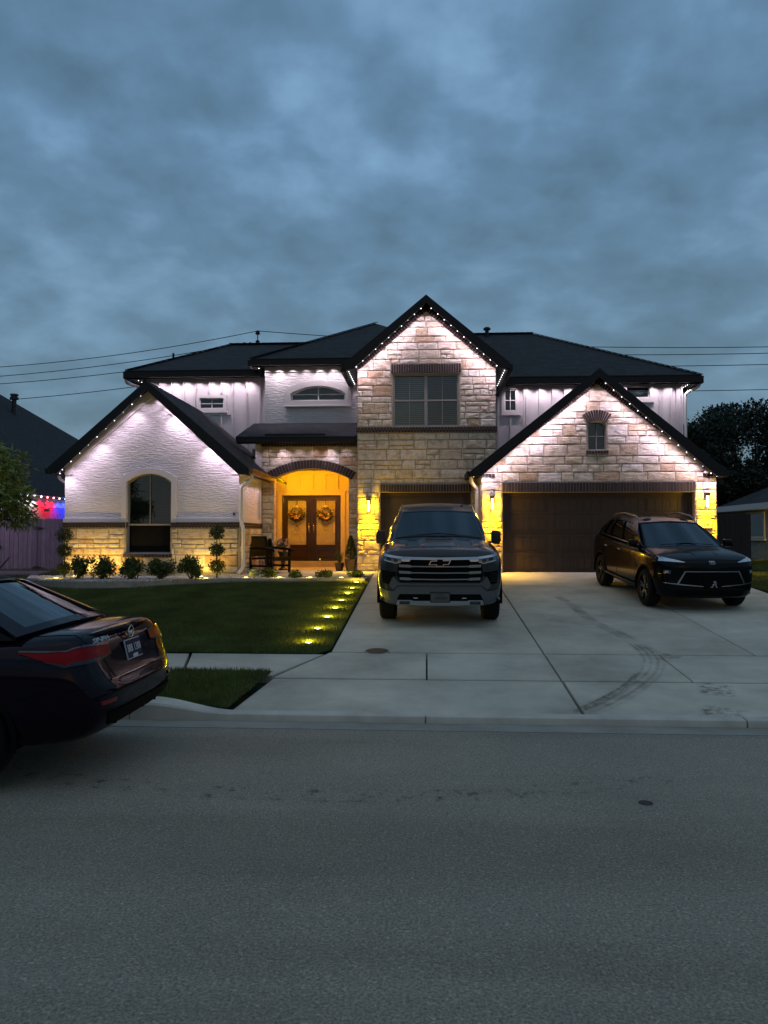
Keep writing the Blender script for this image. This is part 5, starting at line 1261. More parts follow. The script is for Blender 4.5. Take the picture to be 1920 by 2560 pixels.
q = [(13.2, 22, 3.15), (13.2, 35.4, 3.15), (18.0, 30.6, 5.6), (18.0, 26.8, 5.6), (22.8, 22, 3.15), (22.8, 35.4, 3.15)]
nrf = B().add(q + [(p[0], p[1], p[2] - .08) for p in q], [(0, 1, 2, 3), (1, 5, 2), (5, 4, 3, 2), (4, 0, 3), (6, 9, 8, 7)])
nrf = nrf.build('roof', M_NROOF, nr2, recalc=False)
box('fascia', M_TRIM, nrf, 13.16, 13.2, 22, 35.4, 2.92, 3.16); box('soffit', M_TRIM, nrf, 13.2, 13.7, 22, 35.3, 2.92, 2.95); box('fascia', M_TRIM, nrf, 13.2, 22.8, 35.4, 35.44, 2.92, 3.16)
nlamp = thing('neighbour_wall_lamp', 'warm lamp lighting the tan brick neighbouring house', 'wall lamp', (13.6, 28.0, 2.4), world=True)
B().lathe([(.05, -.1), (.06, .08), (.03, .12)], 10, (13.58, 28.2, 2.4)).build('lantern', M_BULB, nlamp)
point_light('lamp', nlamp, (13.35, 28.2, 2.4), (1, .72, .25), 110, .05)

# ------------------------------------------------------------------ trees
def tree(name, label, x, y, z, trunk_h, crown, n, size, m, limbs, tr=.3, group=None, seed=1, aspect=.5, droop=0, up=.2, cl=.9):
    rg2 = random.Random(seed); t = thing(name, label, 'tree', (x, y, z), group=group)
    mb = B(); mb.tube([(0, 0, -.3), (.05, 0, trunk_h * .5), (0, .05, trunk_h)], [tr * 1.25, tr, tr * .8], 10)
    cls = []
    for k in range(limbs):
        a = rg2.uniform(0, 6.28); q = rg2.uniform(.25, 1) ** .7; hz = trunk_h + (crown[2]) * rg2.uniform(.05, 1.0); 
        w = math.sqrt(max(.05, 1 - ((hz - trunk_h) / crown[2] * 1.0 - .35) ** 2 / .55)); e = (crown[0] * q * w * math.cos(a), crown[1] * q * w * math.sin(a), hz); cls.append(e)
        mdl = (e[0] * .45, e[1] * .45, trunk_h + (hz - trunk_h) * .35); mb.tube([(0, 0, trunk_h * .8), mdl, e], [tr * .45, tr * .24, tr * .05], 6)
    mb.build('trunk', mat('bark', (.035, .028, .022), rough=.95, bump=.6, bscale=20), t, recalc=False)
    cls = np.array(cls); idx = nrg.integers(0, len(cls), n); o = nrg.normal(0, 1, (n, 3)); o /= np.linalg.norm(o, axis=1)[:, None]; rad = nrg.uniform(0, 1, (n, 1)) ** .5 * nrg.uniform(.6, 1.2, (len(cls), 1))[idx]
    C = cls[idx] + o * rad * np.array([cl, cl, cl * .62])
    leaves('crown', C, o, size, m, t, aspect, up, droop=droop)
    return t
M_OAK = leaf_mat('oak_leaf', (.018, .028, .014))
tree('oak_tree', 'large dark spreading oak behind the brown gate', 16.9, 40, .8, 2.0, (5.4, 4.5, 5.2), 105000, .17, M_OAK, 100, .35, seed=4, cl=1.4)
tree('oak_tree', 'dark oak at the far edge beyond the tan brick house', 25.5, 46, .8, 2.4, (5.5, 4.5, 6.2), 14000, .28, M_OAK, 46, .35, seed=9, cl=1.3)
tree('street_tree', 'young green tree in front of the neighbouring house', -9.62, 15.2, pl(15.2), 1.5, (1.2, 1.2, 1.6), 11000, .15, leaf_mat('street_leaf', (.17, .21, .04)), 30, .06, seed=5, aspect=.22, droop=.5, cl=.50)
for i, (x, y, s) in enumerate(((50, 128, 5), (-70, 130, 6))):
    tree('distant_tree', 'distant round tree on the horizon ' + ('beside the tan brick house' if x > 0 else 'behind the neighbouring roof'), x, y, .8, 1.5, (s * .9, s, s), 2500, .7, M_OAK, 20, .4, group='distant trees', seed=20 + i, cl=1.9)

# ------------------------------------------------------------------ power lines
def catenary(a, b, sag, n=24):
    a, b = Vector(a), Vector(b); return [a.lerp(b, i / n) + Vector((0, 0, -4 * sag * (i / n) * (1 - i / n))) for i in range(n + 1)]
up_ = thing('utility_pole', 'utility pole rising behind the roof ridge', 'pole', (-10.15, 45, .8), world=True)
B().tube([(-10.15, 45, .8), (-10.15, 45, 13.35)], [.16, .11], 10).build('pole', M_TWIG, up_)
B().tube([(-10.15, 45, 13.3), (-10.15, 45, 14.0)], .03, 8).build('pole_pin', M_BLACK, up_)
for z in (14.0, 13.42): B().lathe([(.10, 0), (.16, .06), (.10, .12), (.14, .17), (.06, .24)], 10, (-10.15, 45, z)).build('insulator', M_BLACK, up_, smooth=40)
for x in (-10.95, -10.6): B().lathe([(.12, 0), (.12, .25), (.06, .33)], 10, (x, 45, 13.2)).build('insulator', M_BLACK, up_, smooth=40)
box('crossarm', M_TWIG, up_, -11.4, -9.2, 44.93, 45.07, 13.1, 13.22)
M_WIRE = mat('wire', (.012, .012, .013), rough=.6)
def wire(pts, lab): 
    o = B().tube(pts, .022, 5).build('power_line', M_WIRE, None, recalc=False); tag(o, lab, 'power line', 'overhead power lines')
wire(catenary((-10.15, 45, 14.22), (-45, 47, 13.0), 1.2), 'topmost overhead wire from the pole over the neighbouring roof')
wire(catenary((-10.15, 45, 14.22), (50, 44, 14.2), 1.5), 'topmost overhead wire from the pole over the garage wing')
wire(catenary((-10.9, 45, 13.5), (-45, 47, 12.1), 1.0), 'second overhead wire from the pole over the neighbouring roof')
wire(catenary((-9.5, 45, 13.4), (50, 44, 13.9), 1.3), 'second overhead wire from the pole over the garage wing')
wire(catenary((-10.0, 45, 13.0), (-45, 47, 11.7), 1.0), 'third overhead wire from the pole over the neighbouring roof')
wire(catenary((-9.6, 45, 12.6), (50, 44, 13.2), 1.2), 'third overhead wire from the pole over the garage wing')
wire(catenary((-10.15, 45, 12.0), (-45, 47, 10.6), 1.0), 'lowest overhead wire from the pole over the neighbouring roof')
wire(catenary((-10.15, 45, 11.1), (50, 44, 11.8), 1.2), 'lowest overhead wire from the pole over the garage wing')
# ------------------------------------------------------------------ vehicles
def prof(w, zb, zm, zs, ws, wt, zt, zc, wb=None):
    wb = wb or w * .86
    return [(0, zb), (wb, zb), (w * .975, zb + .09), (w, zm), (w * .995, zs - .10), (ws, zs), (wt, zt), (wt * .5, (zt + zc * 2) / 3), (0, zc)]
def car_body(name, stations, cuts, paint, parent, lev=2):
    v = []; f = []; n = None
    for y, p in stations:
        ring = [(x, y, z) for x, z in p] + [(-x, y, z) for x, z in p[-2:0:-1]]; n = len(ring); v += ring
    S = len(stations)
    for i in range(S - 1):
        for k in range(n): a, b = i * n + k, i * n + (k + 1) % n; f.append((a, b, b + n, a + n))
    for i, dy in ((0, -.012), (S - 1, .012)):
        ring = v[i * n:(i + 1) * n]; c = Vector((0, ring[0][1], (ring[0][2] + ring[len(stations[0][1]) - 1][2]) / 2)); b0 = len(v)
        for p in ring: q = c + (Vector(p) - c) * .62; v.append((q.x, q.y + dy, q.z))
        for k in range(n): a, b = i * n + k, i * n + (k + 1) % n; f.append((a, b, b0 + (k + 1) % n, b0 + k))
        # close with quads across the symmetric ring
        h = len(stations[0][1])
        for k in range(h - 1):
            l0, l1 = k, k + 1; r0, r1 = (n - k) % n, (n - k - 1) % n
            if l0 == r0: f.append((b0 + l0, b0 + l1, b0 + r1))
            elif l1 == r1: f.append((b0 + l0, b0 + l1, b0 + r0))
            else: f.append((b0 + l0, b0 + l1, b0 + r1, b0 + r0))
    me = B().add(v, f).mesh('t'); o = bpy.data.objects.new('t', me); COL.objects.link(o)
    sm = o.modifiers.new('s', 'SUBSURF'); sm.levels = lev; sm.render_levels = lev
    cut_objs = []
    for (cy, cz, cr) in cuts:
        for sx in (-1, 1):
            cme = B().lathe([(cr, sx * .62), (cr, sx * 1.3)], 40, (0, cy, cz), 'x').mesh('c'); co = bpy.data.objects.new('c', cme); COL.objects.link(co); cut_objs.append(co)
            bm_ = o.modifiers.new('b', 'BOOLEAN'); bm_.object = co; bm_.operation = 'DIFFERENCE'; bm_.solver = 'EXACT'
    dg = bpy.context.evaluated_depsgraph_get(); me2 = bpy.data.meshes.new_from_object(o.evaluated_get(dg))
    bpy.data.objects.remove(o)
    for c in cut_objs: bpy.data.objects.remove(c)
    smooth_by_angle(me2, 42); me2.materials.clear(); me2.materials.append(paint)
    for p_ in me2.polygons: p_.material_index = 0
    ob = base_obj(name, me2, parent)
    bm = bmesh.new(); bm.from_mesh(me2); bvh = BVHTree.FromBMesh(bm); bm.free()
    return ob, bvh
def hit_y(bvh, x, z):
    h = bvh.ray_cast(Vector((x, -1.5, z)), Vector((0, 1, 0)))
    if h[0] is not None and h[0].y < 1.0: return h[0].y
    h = bvh.find_nearest(Vector((x, 0, z))); return h[0].y
def plate(name, bvh, poly, m, parent, off=.012, cell=.05, bev=True, smooth=40):
    """panel drawn as an (x,z) outline and laid over the curved end of a body"""
    tris = tessellate_polygon([[Vector((p[0], p[1], 0)) for p in poly]]); vs = {}; V = []; F = []
    def idx(x, z):
        k = (round(x, 4), round(z, 4))
        if k not in vs: vs[k] = len(V); V.append((x, hit_y(bvh, x, z) - off, z))
        return vs[k]
    x0, x1 = min(p[0] for p in poly), max(p[0] for p in poly); z0, z1 = min(p[1] for p in poly), max(p[1] for p in poly)
    nx, nz = max(1, math.ceil((x1 - x0) / cell)), max(1, math.ceil((z1 - z0) / cell))
    for t in tris:
        T = [poly[i] for i in t]
        for i in range(nx):
            a, b = x0 + (x1 - x0) * i / nx, x0 + (x1 - x0) * (i + 1) / nx
            p = clip_half(clip_half(T, -1, 0, -a), 1, 0, b)
            if len(p) < 3: continue
            for j in range(nz):
                c, d = z0 + (z1 - z0) * j / nz, z0 + (z1 - z0) * (j + 1) / nz
                q = clip_half(clip_half(p, 0, -1, -c), 0, 1, d)
                if len(q) < 3 or area(q) < 1e-7: continue
                ids = []
                for pt in q:
                    k = idx(*pt)
                    if k not in ids: ids.append(k)
                if len(ids) > 2: F.append(tuple(ids))
    nb = len(poly)
    for i in range(nb):
        a, b = poly[i], poly[(i + 1) % nb]; L = math.hypot(a[0] - b[0], a[1] - b[1]); k = max(1, int(L / cell))
        for j in range(k):
            p = (a[0] + (b[0] - a[0]) * j / k, a[1] + (b[1] - a[1]) * j / k); q = (a[0] + (b[0] - a[0]) * (j + 1) / k, a[1] + (b[1] - a[1]) * (j + 1) / k)
            yp, yq = hit_y(bvh, *p) - off, hit_y(bvh, *q) - off; s = len(V); V += [(p[0], yp, p[1]), (q[0], yq, q[1]), (q[0], yq + off + .01, q[1]), (p[0], yp + off + .01, p[1])]; F.append((s, s + 1, s + 2, s + 3))
    return B().add(V, F).build(name, m, parent, smooth=smooth)
def surf_patch(name, fn, u0, u1, v0, v1, m, parent, nu=12, nv=8, th=.012, off=0.0):
    V = []; F = []
    for j in range(nv + 1):
        for i in range(nu + 1):
            u = u0 + (u1 - u0) * i / nu; w = v0 + (v1 - v0) * j / nv; V.append(fn(u, w))
    N = []
    for j in range(nv + 1):
        for i in range(nu + 1):
            u = u0 + (u1 - u0) * i / nu; w = v0 + (v1 - v0) * j / nv; e = 1e-3
            du = fn(u + e, w) - fn(u - e, w); dv = fn(u, w + e) - fn(u, w - e); nn = du.cross(dv); N.append(nn.normalized() if nn.length > 1e-12 else Vector((0, 0, 1)))
    n = len(V); A = [p + q * off for p, q in zip(V, N)]; Bk = [p + q * (off - th) for p, q in zip(V, N)]
    for j in range(nv):
        for i in range(nu):
            a = j * (nu + 1) + i; F.append((a, a + 1, a + nu + 2, a + nu + 1)); F.append((a + n, a + nu + 1 + n, a + nu + 2 + n, a + 1 + n))
    rim = [i for i in range(nu + 1)] + [(j * (nu + 1)) + nu for j in range(1, nv + 1)] + [nv * (nu + 1) + i for i in range(nu - 1, -1, -1)] + [j * (nu + 1) for j in range(nv - 1, 0, -1)]
    for k in range(len(rim)): a, b = rim[k], rim[(k + 1) % len(rim)]; F.append((a, b, b + n, a + n))
    return B().add(A + Bk, F).build(name, m, parent, smooth=40)
def greenhouse(parent, paint, glass, WB, WT, RT, RB, wins, ws=(.05, .95, .03, .95), rs=(.08, .92, .08, .92), crown=.05, bulge=.03, roof_m=None):
    """cab: four cross curves u->point (windscreen base/top, rear top/base)"""
    L = lambda a, b, t: a * (1 - t) + b * t
    fW = lambda u, v: L(WB(u), WT(u), v) + Vector((0, 0, 0))
    fR = lambda u, v: L(WT(u), RT(u), v) + Vector((0, 0, crown * 4 * v * (1 - v)))
    fB = lambda u, v: L(RT(u), RB(u), v)
    parts = {}
    def frame(fn, u0, u1, v0, v1, tag_):
        for a in ((0, 1, 0, v0), (0, 1, v1, 1), (0, u0, v0, v1), (u1, 1, v0, v1)):
            if a[1] - a[0] > .002 and a[3] - a[2] > .002: surf_patch(tag_, fn, *a, paint, parent, 14 if a[1] - a[0] > .5 else 2, 2 if a[3] - a[2] < .3 else 8, .03)
    frame(fW, *ws, 'windshield_frame'); frame(fB, *rs, 'rear_window_frame')
    surf_patch('windshield', fW, *ws, glass, parent, 16, 10, .006, -.008)
    surf_patch('rear_window', fB, *rs, glass, parent, 16, 8, .006, -.008)
    surf_patch('roof', fR, 0, 1, 0, 1, roof_m or paint, parent, 16, 14, .03)
    for s in (0, 1):
        def fS(u, v, s=s):
            e = 0 if s == 0 else 1
            b = L(WB(e), RB(e), u); t = L(WT(e), RT(e), u) + Vector((0, 0, crown * 4 * u * (1 - u))); p = L(b, t, v); sg_ = -1 if s == 0 else 1
            return p + Vector((sg_ * bulge * 4 * v * (1 - v), 0, 0))
        us = sorted(wins); v0, v1 = us[0][2], us[0][3]
        surf_patch('side_frame', fS, 0, 1, 0, v0, paint, parent, 14, 2, .03); surf_patch('side_frame', fS, 0, 1, v1, 1, paint, parent, 14, 2, .03)
        last = 0
        for (a, b, _, _) in us:
            surf_patch('pillar', fS, last, a, v0, v1, paint, parent, 3, 6, .03); surf_patch('side_window', fS, a, b, v0, v1, glass, parent, 8, 6, .006, -.006 if s else .0); last = b
        surf_patch('pillar', fS, last, 1, v0, v1, paint, parent, 3, 6, .03)
    return fW, fR, fB
def curve(xh, y, z, by, bz):
    return lambda u: Vector(((u - .5) * 2 * xh, y - by * 4 * u * (1 - u), z + bz * 4 * u * (1 - u)))
M_TYRE = mat('tyre_rubber', (.007, .007, .007), rough=.9, bump=.3, bscale=50, spec=.2)
M_TGRILLE = mat('matt_black', (.003, .003, .003), rough=.85, spec=.1)
def wheel(parent, x, y, r, w, rim_m, n=5, side=1, twin=True):
    s = side
    t = B().lathe([(r * .66, x - w / 2), (r * .9, x - w / 2), (r * .985, x - w / 2 + .03), (r, x - w / 2 + .06), (r, x + w / 2 - .06), (r * .985, x + w / 2 - .03), (r * .9, x + w / 2), (r * .66, x + w / 2), (r * .64, x), (r * .66, x - w / 2)], 40, (0, y, r), 'x', False).build('wheel', M_TYRE, parent, smooth=35)
    xo = x + s * (w / 2 - .012); rr_ = r * .68
    rb = B().lathe([(rr_, x - w / 2 + .02), (rr_, x + w / 2 - .01), (rr_ * .93, x + w / 2 - .005), (rr_ * .9, x + w / 2 - .03)] if s > 0 else [(rr_ * .9, x - w / 2 + .03), (rr_ * .93, x - w / 2 + .005), (rr_, x - w / 2 + .01), (rr_, x + w / 2 - .02)], 36, (0, y, r), 'x', False)
    rim = rb.build('rim', rim_m, t, smooth=35)
    B().lathe([(rr_ * .88, xo - s * .10), (rr_ * .88, xo - s * .12)], 30, (0, y, r), 'x').build('brake_disc', M_BLACK, t)
    sp = B()
    for k in range(n):
        for d in ((-.13, .13) if twin else (0,)):
            a = 2 * math.pi * k / n + .3 + d; sp.beam((xo - s * .03, y + math.cos(a) * .03, r + math.sin(a) * .03), (xo - s * .012, y + math.cos(a + d * .35) * rr_ * .93, r + math.sin(a + d * .35) * rr_ * .93), .035 if twin else .06, .02, (1, 0, 0))
    sp.lathe([(.05, xo - s * .05), (.05, xo - s * .012), (.03, xo)], 16, (0, y, r), 'x'); sp.build('spokes', rim_m, t, smooth=30)
    return t
def liner(parent, cy, cz, cr, hw):
    for sx in (-1, 1):
        mb = B(); n = 20; v = []; f = []
        for k in range(n + 1):
            a = -.15 + (math.pi + .3) * k / n; c, s_ = math.cos(a), math.sin(a)
            for x, q in ((sx * (hw + .006), cr + .035), (sx * (hw + .012), cr - .004), (sx * (hw - .3), cr - .004)): v.append((x, cy + c * q, cz + s_ * q))
        for k in range(n):
            for j in range(2): a = k * 3 + j; f.append((a, a + 1, a + 4, a + 3))
        mb.add(v, f)  .build('wheel_arch', M_TGRILLE, parent, smooth=40)
def mirror(parent, x, y, z, s, paint, w=.20, h=.15, d=.12):
    x0_, x1_ = sorted((x + s * .02, x + s * w)); c = B().prism([(x0_, z - h * .42), (x1_ - (.03 if s > 0 else 0), z - h * .5), (x1_, z - h * .2), (x1_ - (.02 if s > 0 else 0), z + h * .5), (x0_ + (.02 if s < 0 else 0), z + h * .5), (x0_, z + h * .2)], y - d * .45, y + d * .45); m_ = c.build('side_mirror', paint, parent, smooth=50, bevel=min(w, h, d) * .24)
    B().beam((x - s * .06, y + .01, z - h * .35), (x + s * w * .35, y, z - h * .3), .05, .035).build('mirror_arm', M_BLACK, m_)
    B().ball((x + s * w * .5, y + d * .45, z), 1, 12, 8, (w * .42, .012, h * .4)).build('mirror_glass', M_CHROME, m_, smooth=True)
    return m_
def seats(parent, xs_, y, z, m):
    for x in xs_:
        s = B(); s.ball((x, y, z), 1, 12, 8, (.23, .09, .32)); s.ball((x, y + .03, z + .38), 1, 10, 8, (.13, .06, .10)); s.build('seat', m, parent, smooth=True)
CARGLASS = glass_mat('car_glass', (.20, .24, .24), .03)
CARGLASS2 = glass_mat('truck_glass', (.10, .12, .125), .03)
M_SEAT = mat('car_seat', (.012, .012, .013), rough=.8)
M_LENS = mat('lamp_lens', (.10, .11, .12), rough=.08, metal=.6, coat=1)
M_LENSW = mat('lamp_white', (.50, .54, .58), rough=.15, metal=.3, coat=1)
SLOPE = math.atan(.0789)

# ======= pickup
TP = mat('truck_paint', (.026, .034, .042), rough=.3, metal=.5, coat=.7)
TPD = mat('truck_trim_grey', (.092, .104, .115), rough=.35, metal=.5, coat=.5)
TCH = mat('truck_bar_metal', (.40, .43, .46), rough=.22, metal=.9)
tk = thing('pickup_truck', 'dark grey pickup truck with black grille parked before the single garage door', 'pickup truck', (.21, 12.10, pl(12.10)), (SLOPE, 0, 0))
st = [(.10, prof(.80, .385, .75, 1.04, .79, .74, 1.13, 1.14)), (.13, prof(.91, .36, .75, 1.08, .90, .83, 1.18, 1.20)), (.20, prof(.97, .35, .78, 1.12, .95, .87, 1.235, 1.255)), (.34, prof(1.00, .36, .8, 1.15, .97, .87, 1.262, 1.29)),
      (.60, prof(1.02, .40, .8, 1.15, .985, .86, 1.275, 1.305)), (1.0, prof(1.03, .40, .8, 1.17, 1.0, .855, 1.30, 1.335)), (1.45, prof(1.03, .40, .8, 1.19, 1.0, .84, 1.325, 1.36)), (1.62, prof(1.03, .4, .8, 1.2, .99, .84, 1.29, 1.29)),
      (2.6, prof(1.02, .4, .8, 1.2, .985, .85, 1.28, 1.28)), (4.15, prof(1.02, .4, .8, 1.22, .985, .86, 1.29, 1.29)), (4.26, prof(1.03, .42, .8, 1.34, 1.0, .93, 1.39, 1.39)), (5.75, prof(1.03, .46, .85, 1.34, 1.0, .93, 1.39, 1.39)), (5.86, prof(.98, .5, .85, 1.30, .96, .9, 1.36, 1.36))]
tb, tv = car_body('body', st, [(.99, .42, .50), (4.72, .42, .50)], TP, tk)
for cy in (.99, 4.72): liner(tk, cy, .42, .50, 1.015)
for s in (-1, 1):
    for cy in (.99, 4.72): wheel(tk, s * .86, cy, .42, .28, mat('truck_rim', (.10, .10, .11), rough=.3, metal=.8), 6, s)
WBc = curve(.83, 1.55, 1.29, .20, .03); WTc = curve(.665, 2.36, 1.765, .09, .035); RTc = curve(.68, 3.92, 1.80, -.05, .035); RBc = curve(.86, 4.18, 1.27, -.03, 0)
greenhouse(tk, TP, CARGLASS2, WBc, WTc, RTc, RBc, [(.13, .50, .06, .86), (.54, .90, .06, .86)], ws=(.022, .978, .02, .965), crown=.075, bulge=.05)
seats(tk, (-.4, .4), 2.7, 1.30, M_SEAT)
B().ball((0, 2.30, 1.67), 1, 12, 8, (.13, .05, .055)).build('rear_view_mirror', M_BLACK, tk, smooth=True)
ch = B(); ch.tube([(-.022, 2.22, 1.62), (-.022, 2.2, 1.50), (-.014, 2.2, 1.47), (.014, 2.2, 1.47), (.022, 2.2, 1.50), (.022, 2.22, 1.62)], .006, 6); ch.build('hanging_ornament', M_CHROME, tk)
box('windshield_sticker', M_LENSW, tk, .60, .67, 1.71, 1.713, 1.36, 1.39)
sf = B().ball((.47, 2.75, 1.862), 1, 12, 8, (.03, .09, .035)); sf.build('roof_antenna', TP, tk, smooth=True)
for s in (-1, 1): mirror(tk, s * .93, 1.72, 1.33, s, M_BLACK, .19, .25, .14)
def TZ(zx, zy): return ((zx - 866) * .001487, 2.507 - .001471 * zy)
def tp(name, pts, m, off, sym=False, parent=tk):
    o = plate(name, tv, [TZ(*p) for p in pts], m, parent, off)
    if sym: plate(name, tv, [TZ(1732 - p[0], p[1]) for p in pts][::-1], m, parent, off)
    return o
M_GLOSSB = mat('gloss_black', (.006, .006, .007), rough=.18, coat=.6)
M_TGRILLE = mat('matt_black', (.004, .004, .004), rough=.75)
tp('hood_front', [(330, 872), (450, 858), (866, 850), (1282, 858), (1402, 872), (1440, 900), (1290, 925), (866, 930), (442, 925), (292, 900)], mat('truck_nose', (.006, .007, .009), rough=.35, coat=.5, spec=.2), .010)
tp('grille', [(440, 950), (1292, 950), (1310, 1000), (1325, 1120), (1290, 1195), (442, 1195), (407, 1120), (422, 1000)], M_TGRILLE, .020)
tp('grille_surround', [(258, 888), (360, 905), (470, 918), (866, 926), (1262, 918), (1372, 905), (1474, 888), (1470, 912), (1300, 940), (1180, 948), (866, 952), (552, 948), (432, 940), (262, 912)], TCH, .05)
for i, y in enumerate((1000, 1068, 1138)):
    k = (0, 0, 8)[i]
    tp('grille_bar', [(428 + k, y), (545, y + 4), (566, y + 14), (866, y + 18), (1166, y + 14), (1187, y + 4), (1304 - k, y), (1300 - k, y + 28), (1190, y + 33), (1160, y + 27), (866, y + 30), (572, y + 27), (542, y + 33), (432 + k, y + 28)], TCH, .055)
tp('grille_end', [(452, 942), (556, 948), (540, 970), (462, 968)], TCH, .05, True)
tp('emblem', [(770, 958), (828, 957), (828, 938), (906, 938), (906, 955), (984, 953), (960, 1001), (906, 1002), (906, 1020), (828, 1020), (828, 1003), (745, 1005)], TCH, .070)
tp('emblem_fill', [(776, 965), (835, 964), (835, 945), (899, 945), (899, 962), (972, 960), (954, 994), (899, 995), (899, 1013), (835, 1013), (835, 996), (757, 998)], M_TGRILLE, .076)
tp('headlight', [(262, 908), (300, 912), (440, 940), (458, 950), (455, 978), (395, 992), (330, 975), (268, 958)], M_LENS, .022, True)
tp('running_light', [(268, 950), (330, 968), (396, 984), (448, 972), (450, 980), (396, 993), (328, 977), (266, 958)], M_LENSW, .032, True)
tp('projector_lamp', [(300, 925), (345, 932), (345, 960), (302, 952)], mat('lamp_dark', (.02, .02, .022), rough=.1, metal=.5), .028, True)
tp('projector_lamp', [(372, 940), (420, 950), (415, 972), (375, 968)], mat('lamp_dark', (.02, .02, .022)), .028, True)
tp('air_intake', [(246, 1070), (330, 1082), (402, 1085), (395, 1130), (345, 1150), (330, 1210), (300, 1218), (252, 1200)], M_TGRILLE, .012, True)
for k in range(4): tp('intake_slat', [(258, 1095 + k * 26), (330, 1100 + k * 26), (330, 1106 + k * 26), (258, 1101 + k * 26)], M_GLOSSB, .018, True)
tp('fender_blade', [(236, 985), (300, 1000), (352, 1012), (356, 1050), (300, 1062), (240, 1050)], TP, .022, True)
tp('bumper', [(216, 1262), (300, 1285), (366, 1292), (425, 1238), (866, 1240), (1307, 1238), (1366, 1292), (1432, 1285), (1516, 1262), (1512, 1390), (1440, 1420), (1345, 1428), (1300, 1322), (866, 1322), (432, 1322), (387, 1428), (292, 1420), (220, 1390)], TPD, .035)
tp('bumper_fang', [(370, 1130), (412, 1190), (450, 1205), (866, 1208), (1282, 1205), (1320, 1190), (1362, 1130), (1400, 1200), (1405, 1240), (1370, 1275), (1310, 1228), (866, 1230), (422, 1228), (362, 1275), (327, 1240), (332, 1200)], TPD, .028)
tp('lower_intake', [(440, 1325), (1292, 1325), (1325, 1392), (407, 1392)], M_TGRILLE, .016)
tp('skid_plate', [(412, 1386), (555, 1386), (590, 1396), (1142, 1396), (1177, 1386), (1320, 1386), (1338, 1440), (1110, 1446), (1085, 1456), (647, 1456), (622, 1446), (394, 1440)], TCH, .045)
for k in range(3): tp('skid_slot', [(436, 1401 + k * 12), (545, 1401 + k * 12), (548, 1408 + k * 12), (434, 1408 + k * 12)], M_TGRILLE, .050, True)
tp('fog_light', [(583, 1360), (632, 1362), (630, 1372), (583, 1370)], M_LENSW, .024, True)
tpl = tp('license_plate', [(762, 1300), (974, 1300), (974, 1412), (762, 1412)], mat('plate_frame', (.01, .01, .01), rough=.4), .060)
tp('plate_face', [(770, 1310), (966, 1310), (966, 1402), (770, 1402)], mat('plate_white', (.10, .105, .10), rough=.6, spec=.1), .066)
yy = hit_y(tv, 0, TZ(866, 1355)[1]) - .068
for i, ch_ in enumerate('SHX9DV'):
    text_mesh('plate_character', ch_, .066, M_BLACK, tk, Matrix.Translation((-.075 + i * .036, yy, TZ(866, 1364)[1])) @ FRONT, .001, sx=.72)
text_mesh('plate_state', 'TEXAS', .030, M_BLACK, tk, Matrix.Translation((0, yy, TZ(866, 1325)[1])) @ FRONT, .001)
# bonnet bulge and cowl
def hood_z(x, y):
    h = tv.ray_cast(Vector((x, y, 2.5)), Vector((0, 0, -1))); return h[0].z if h[0] is not None else 1.3
def hood_patch(name, x0f, x1f, y0, y1, hgt, m, nx=16, ny=10):
    V = []; F = []
    for j in range(ny + 1):
        y = y0 + (y1 - y0) * j / ny
        for i in range(nx + 1):
            u = i / nx; x = x0f(y) + (x1f(y) - x0f(y)) * u; e = min(u, 1 - u) * nx / 2.2; e2 = min(j, ny - j) / 1.6; V.append((x, y, hood_z(x, y) + .002 + hgt * min(1, e) * min(1, e2)))
    for j in range(ny):
        for i in range(nx): a = j * (nx + 1) + i; F.append((a, a + 1, a + nx + 2, a + nx + 1))
    return B().add(V, F).build(name, m, tk, smooth=50)
hood_patch('hood_bulge', lambda y: -.40 + .12 * (1.25 - y), lambda y: .40 - .12 * (1.25 - y), .42, 1.28, .040, TP)
hood_patch('hood_scoop', lambda y: -.31, lambda y: .31, .84, .98, .052, M_BLACK)
for s in (-1, 1): hood_patch('hood_ridge', (lambda y, s=s: (.52 if s > 0 else -.80)), (lambda y, s=s: (.80 if s > 0 else -.52)), .55, 1.3, .018, TP)
B().tube([(-.74, 1.42, 1.345), (-.3, 1.36, 1.385), (.3, 1.36, 1.385), (.74, 1.42, 1.345)], .018, 6).build('wiper_cowl', M_BLACK, tk)

# ======= crossover
SP = mat('suv_paint', (.0035, .004, .0055), rough=.2, metal=.0, coat=.22, spec=.04)
M_SCH = mat('suv_bright_trim', (.42, .44, .47), rough=.2, metal=1)
sv = thing('crossover_suv', 'glossy black crossover parked in front of the double garage door', 'car', (4.994, 13.646, .485), (SLOPE, 0, R(4.7)))
st = [(.05, prof(.40, .36, .52, .80, .38, .32, .87, .88)), (.08, prof(.56, .31, .52, .84, .54, .46, .905, .92)), (.14, prof(.70, .27, .52, .88, .68, .58, .935, .95)), (.22, prof(.80, .24, .54, .91, .78, .67, .955, .985)), (.34, prof(.87, .22, .56, .94, .845, .73, .985, 1.015)),
      (.55, prof(.90, .21, .56, .965, .87, .76, 1.02, 1.05)), (.95, prof(.905, .21, .56, .985, .875, .77, 1.065, 1.10)), (1.18, prof(.905, .21, .56, 1.0, .875, .77, 1.09, 1.12)), (1.3, prof(.905, .21, .56, 1.0, .875, .77, 1.06, 1.06)),
      (2.4, prof(.905, .21, .56, 1.03, .87, .78, 1.06, 1.06)), (3.5, prof(.905, .22, .58, 1.08, .865, .79, 1.08, 1.08)), (3.95, prof(.885, .26, .6, 1.10, .845, .77, 1.12, 1.12)), (4.22, prof(.84, .32, .62, 1.06, .80, .72, 1.10, 1.10)), (4.34, prof(.74, .40, .62, 1.0, .70, .64, 1.04, 1.04))]
sb, sbv = car_body('body', st, [(.90, .345, .405), (3.50, .345, .405)], SP, sv)
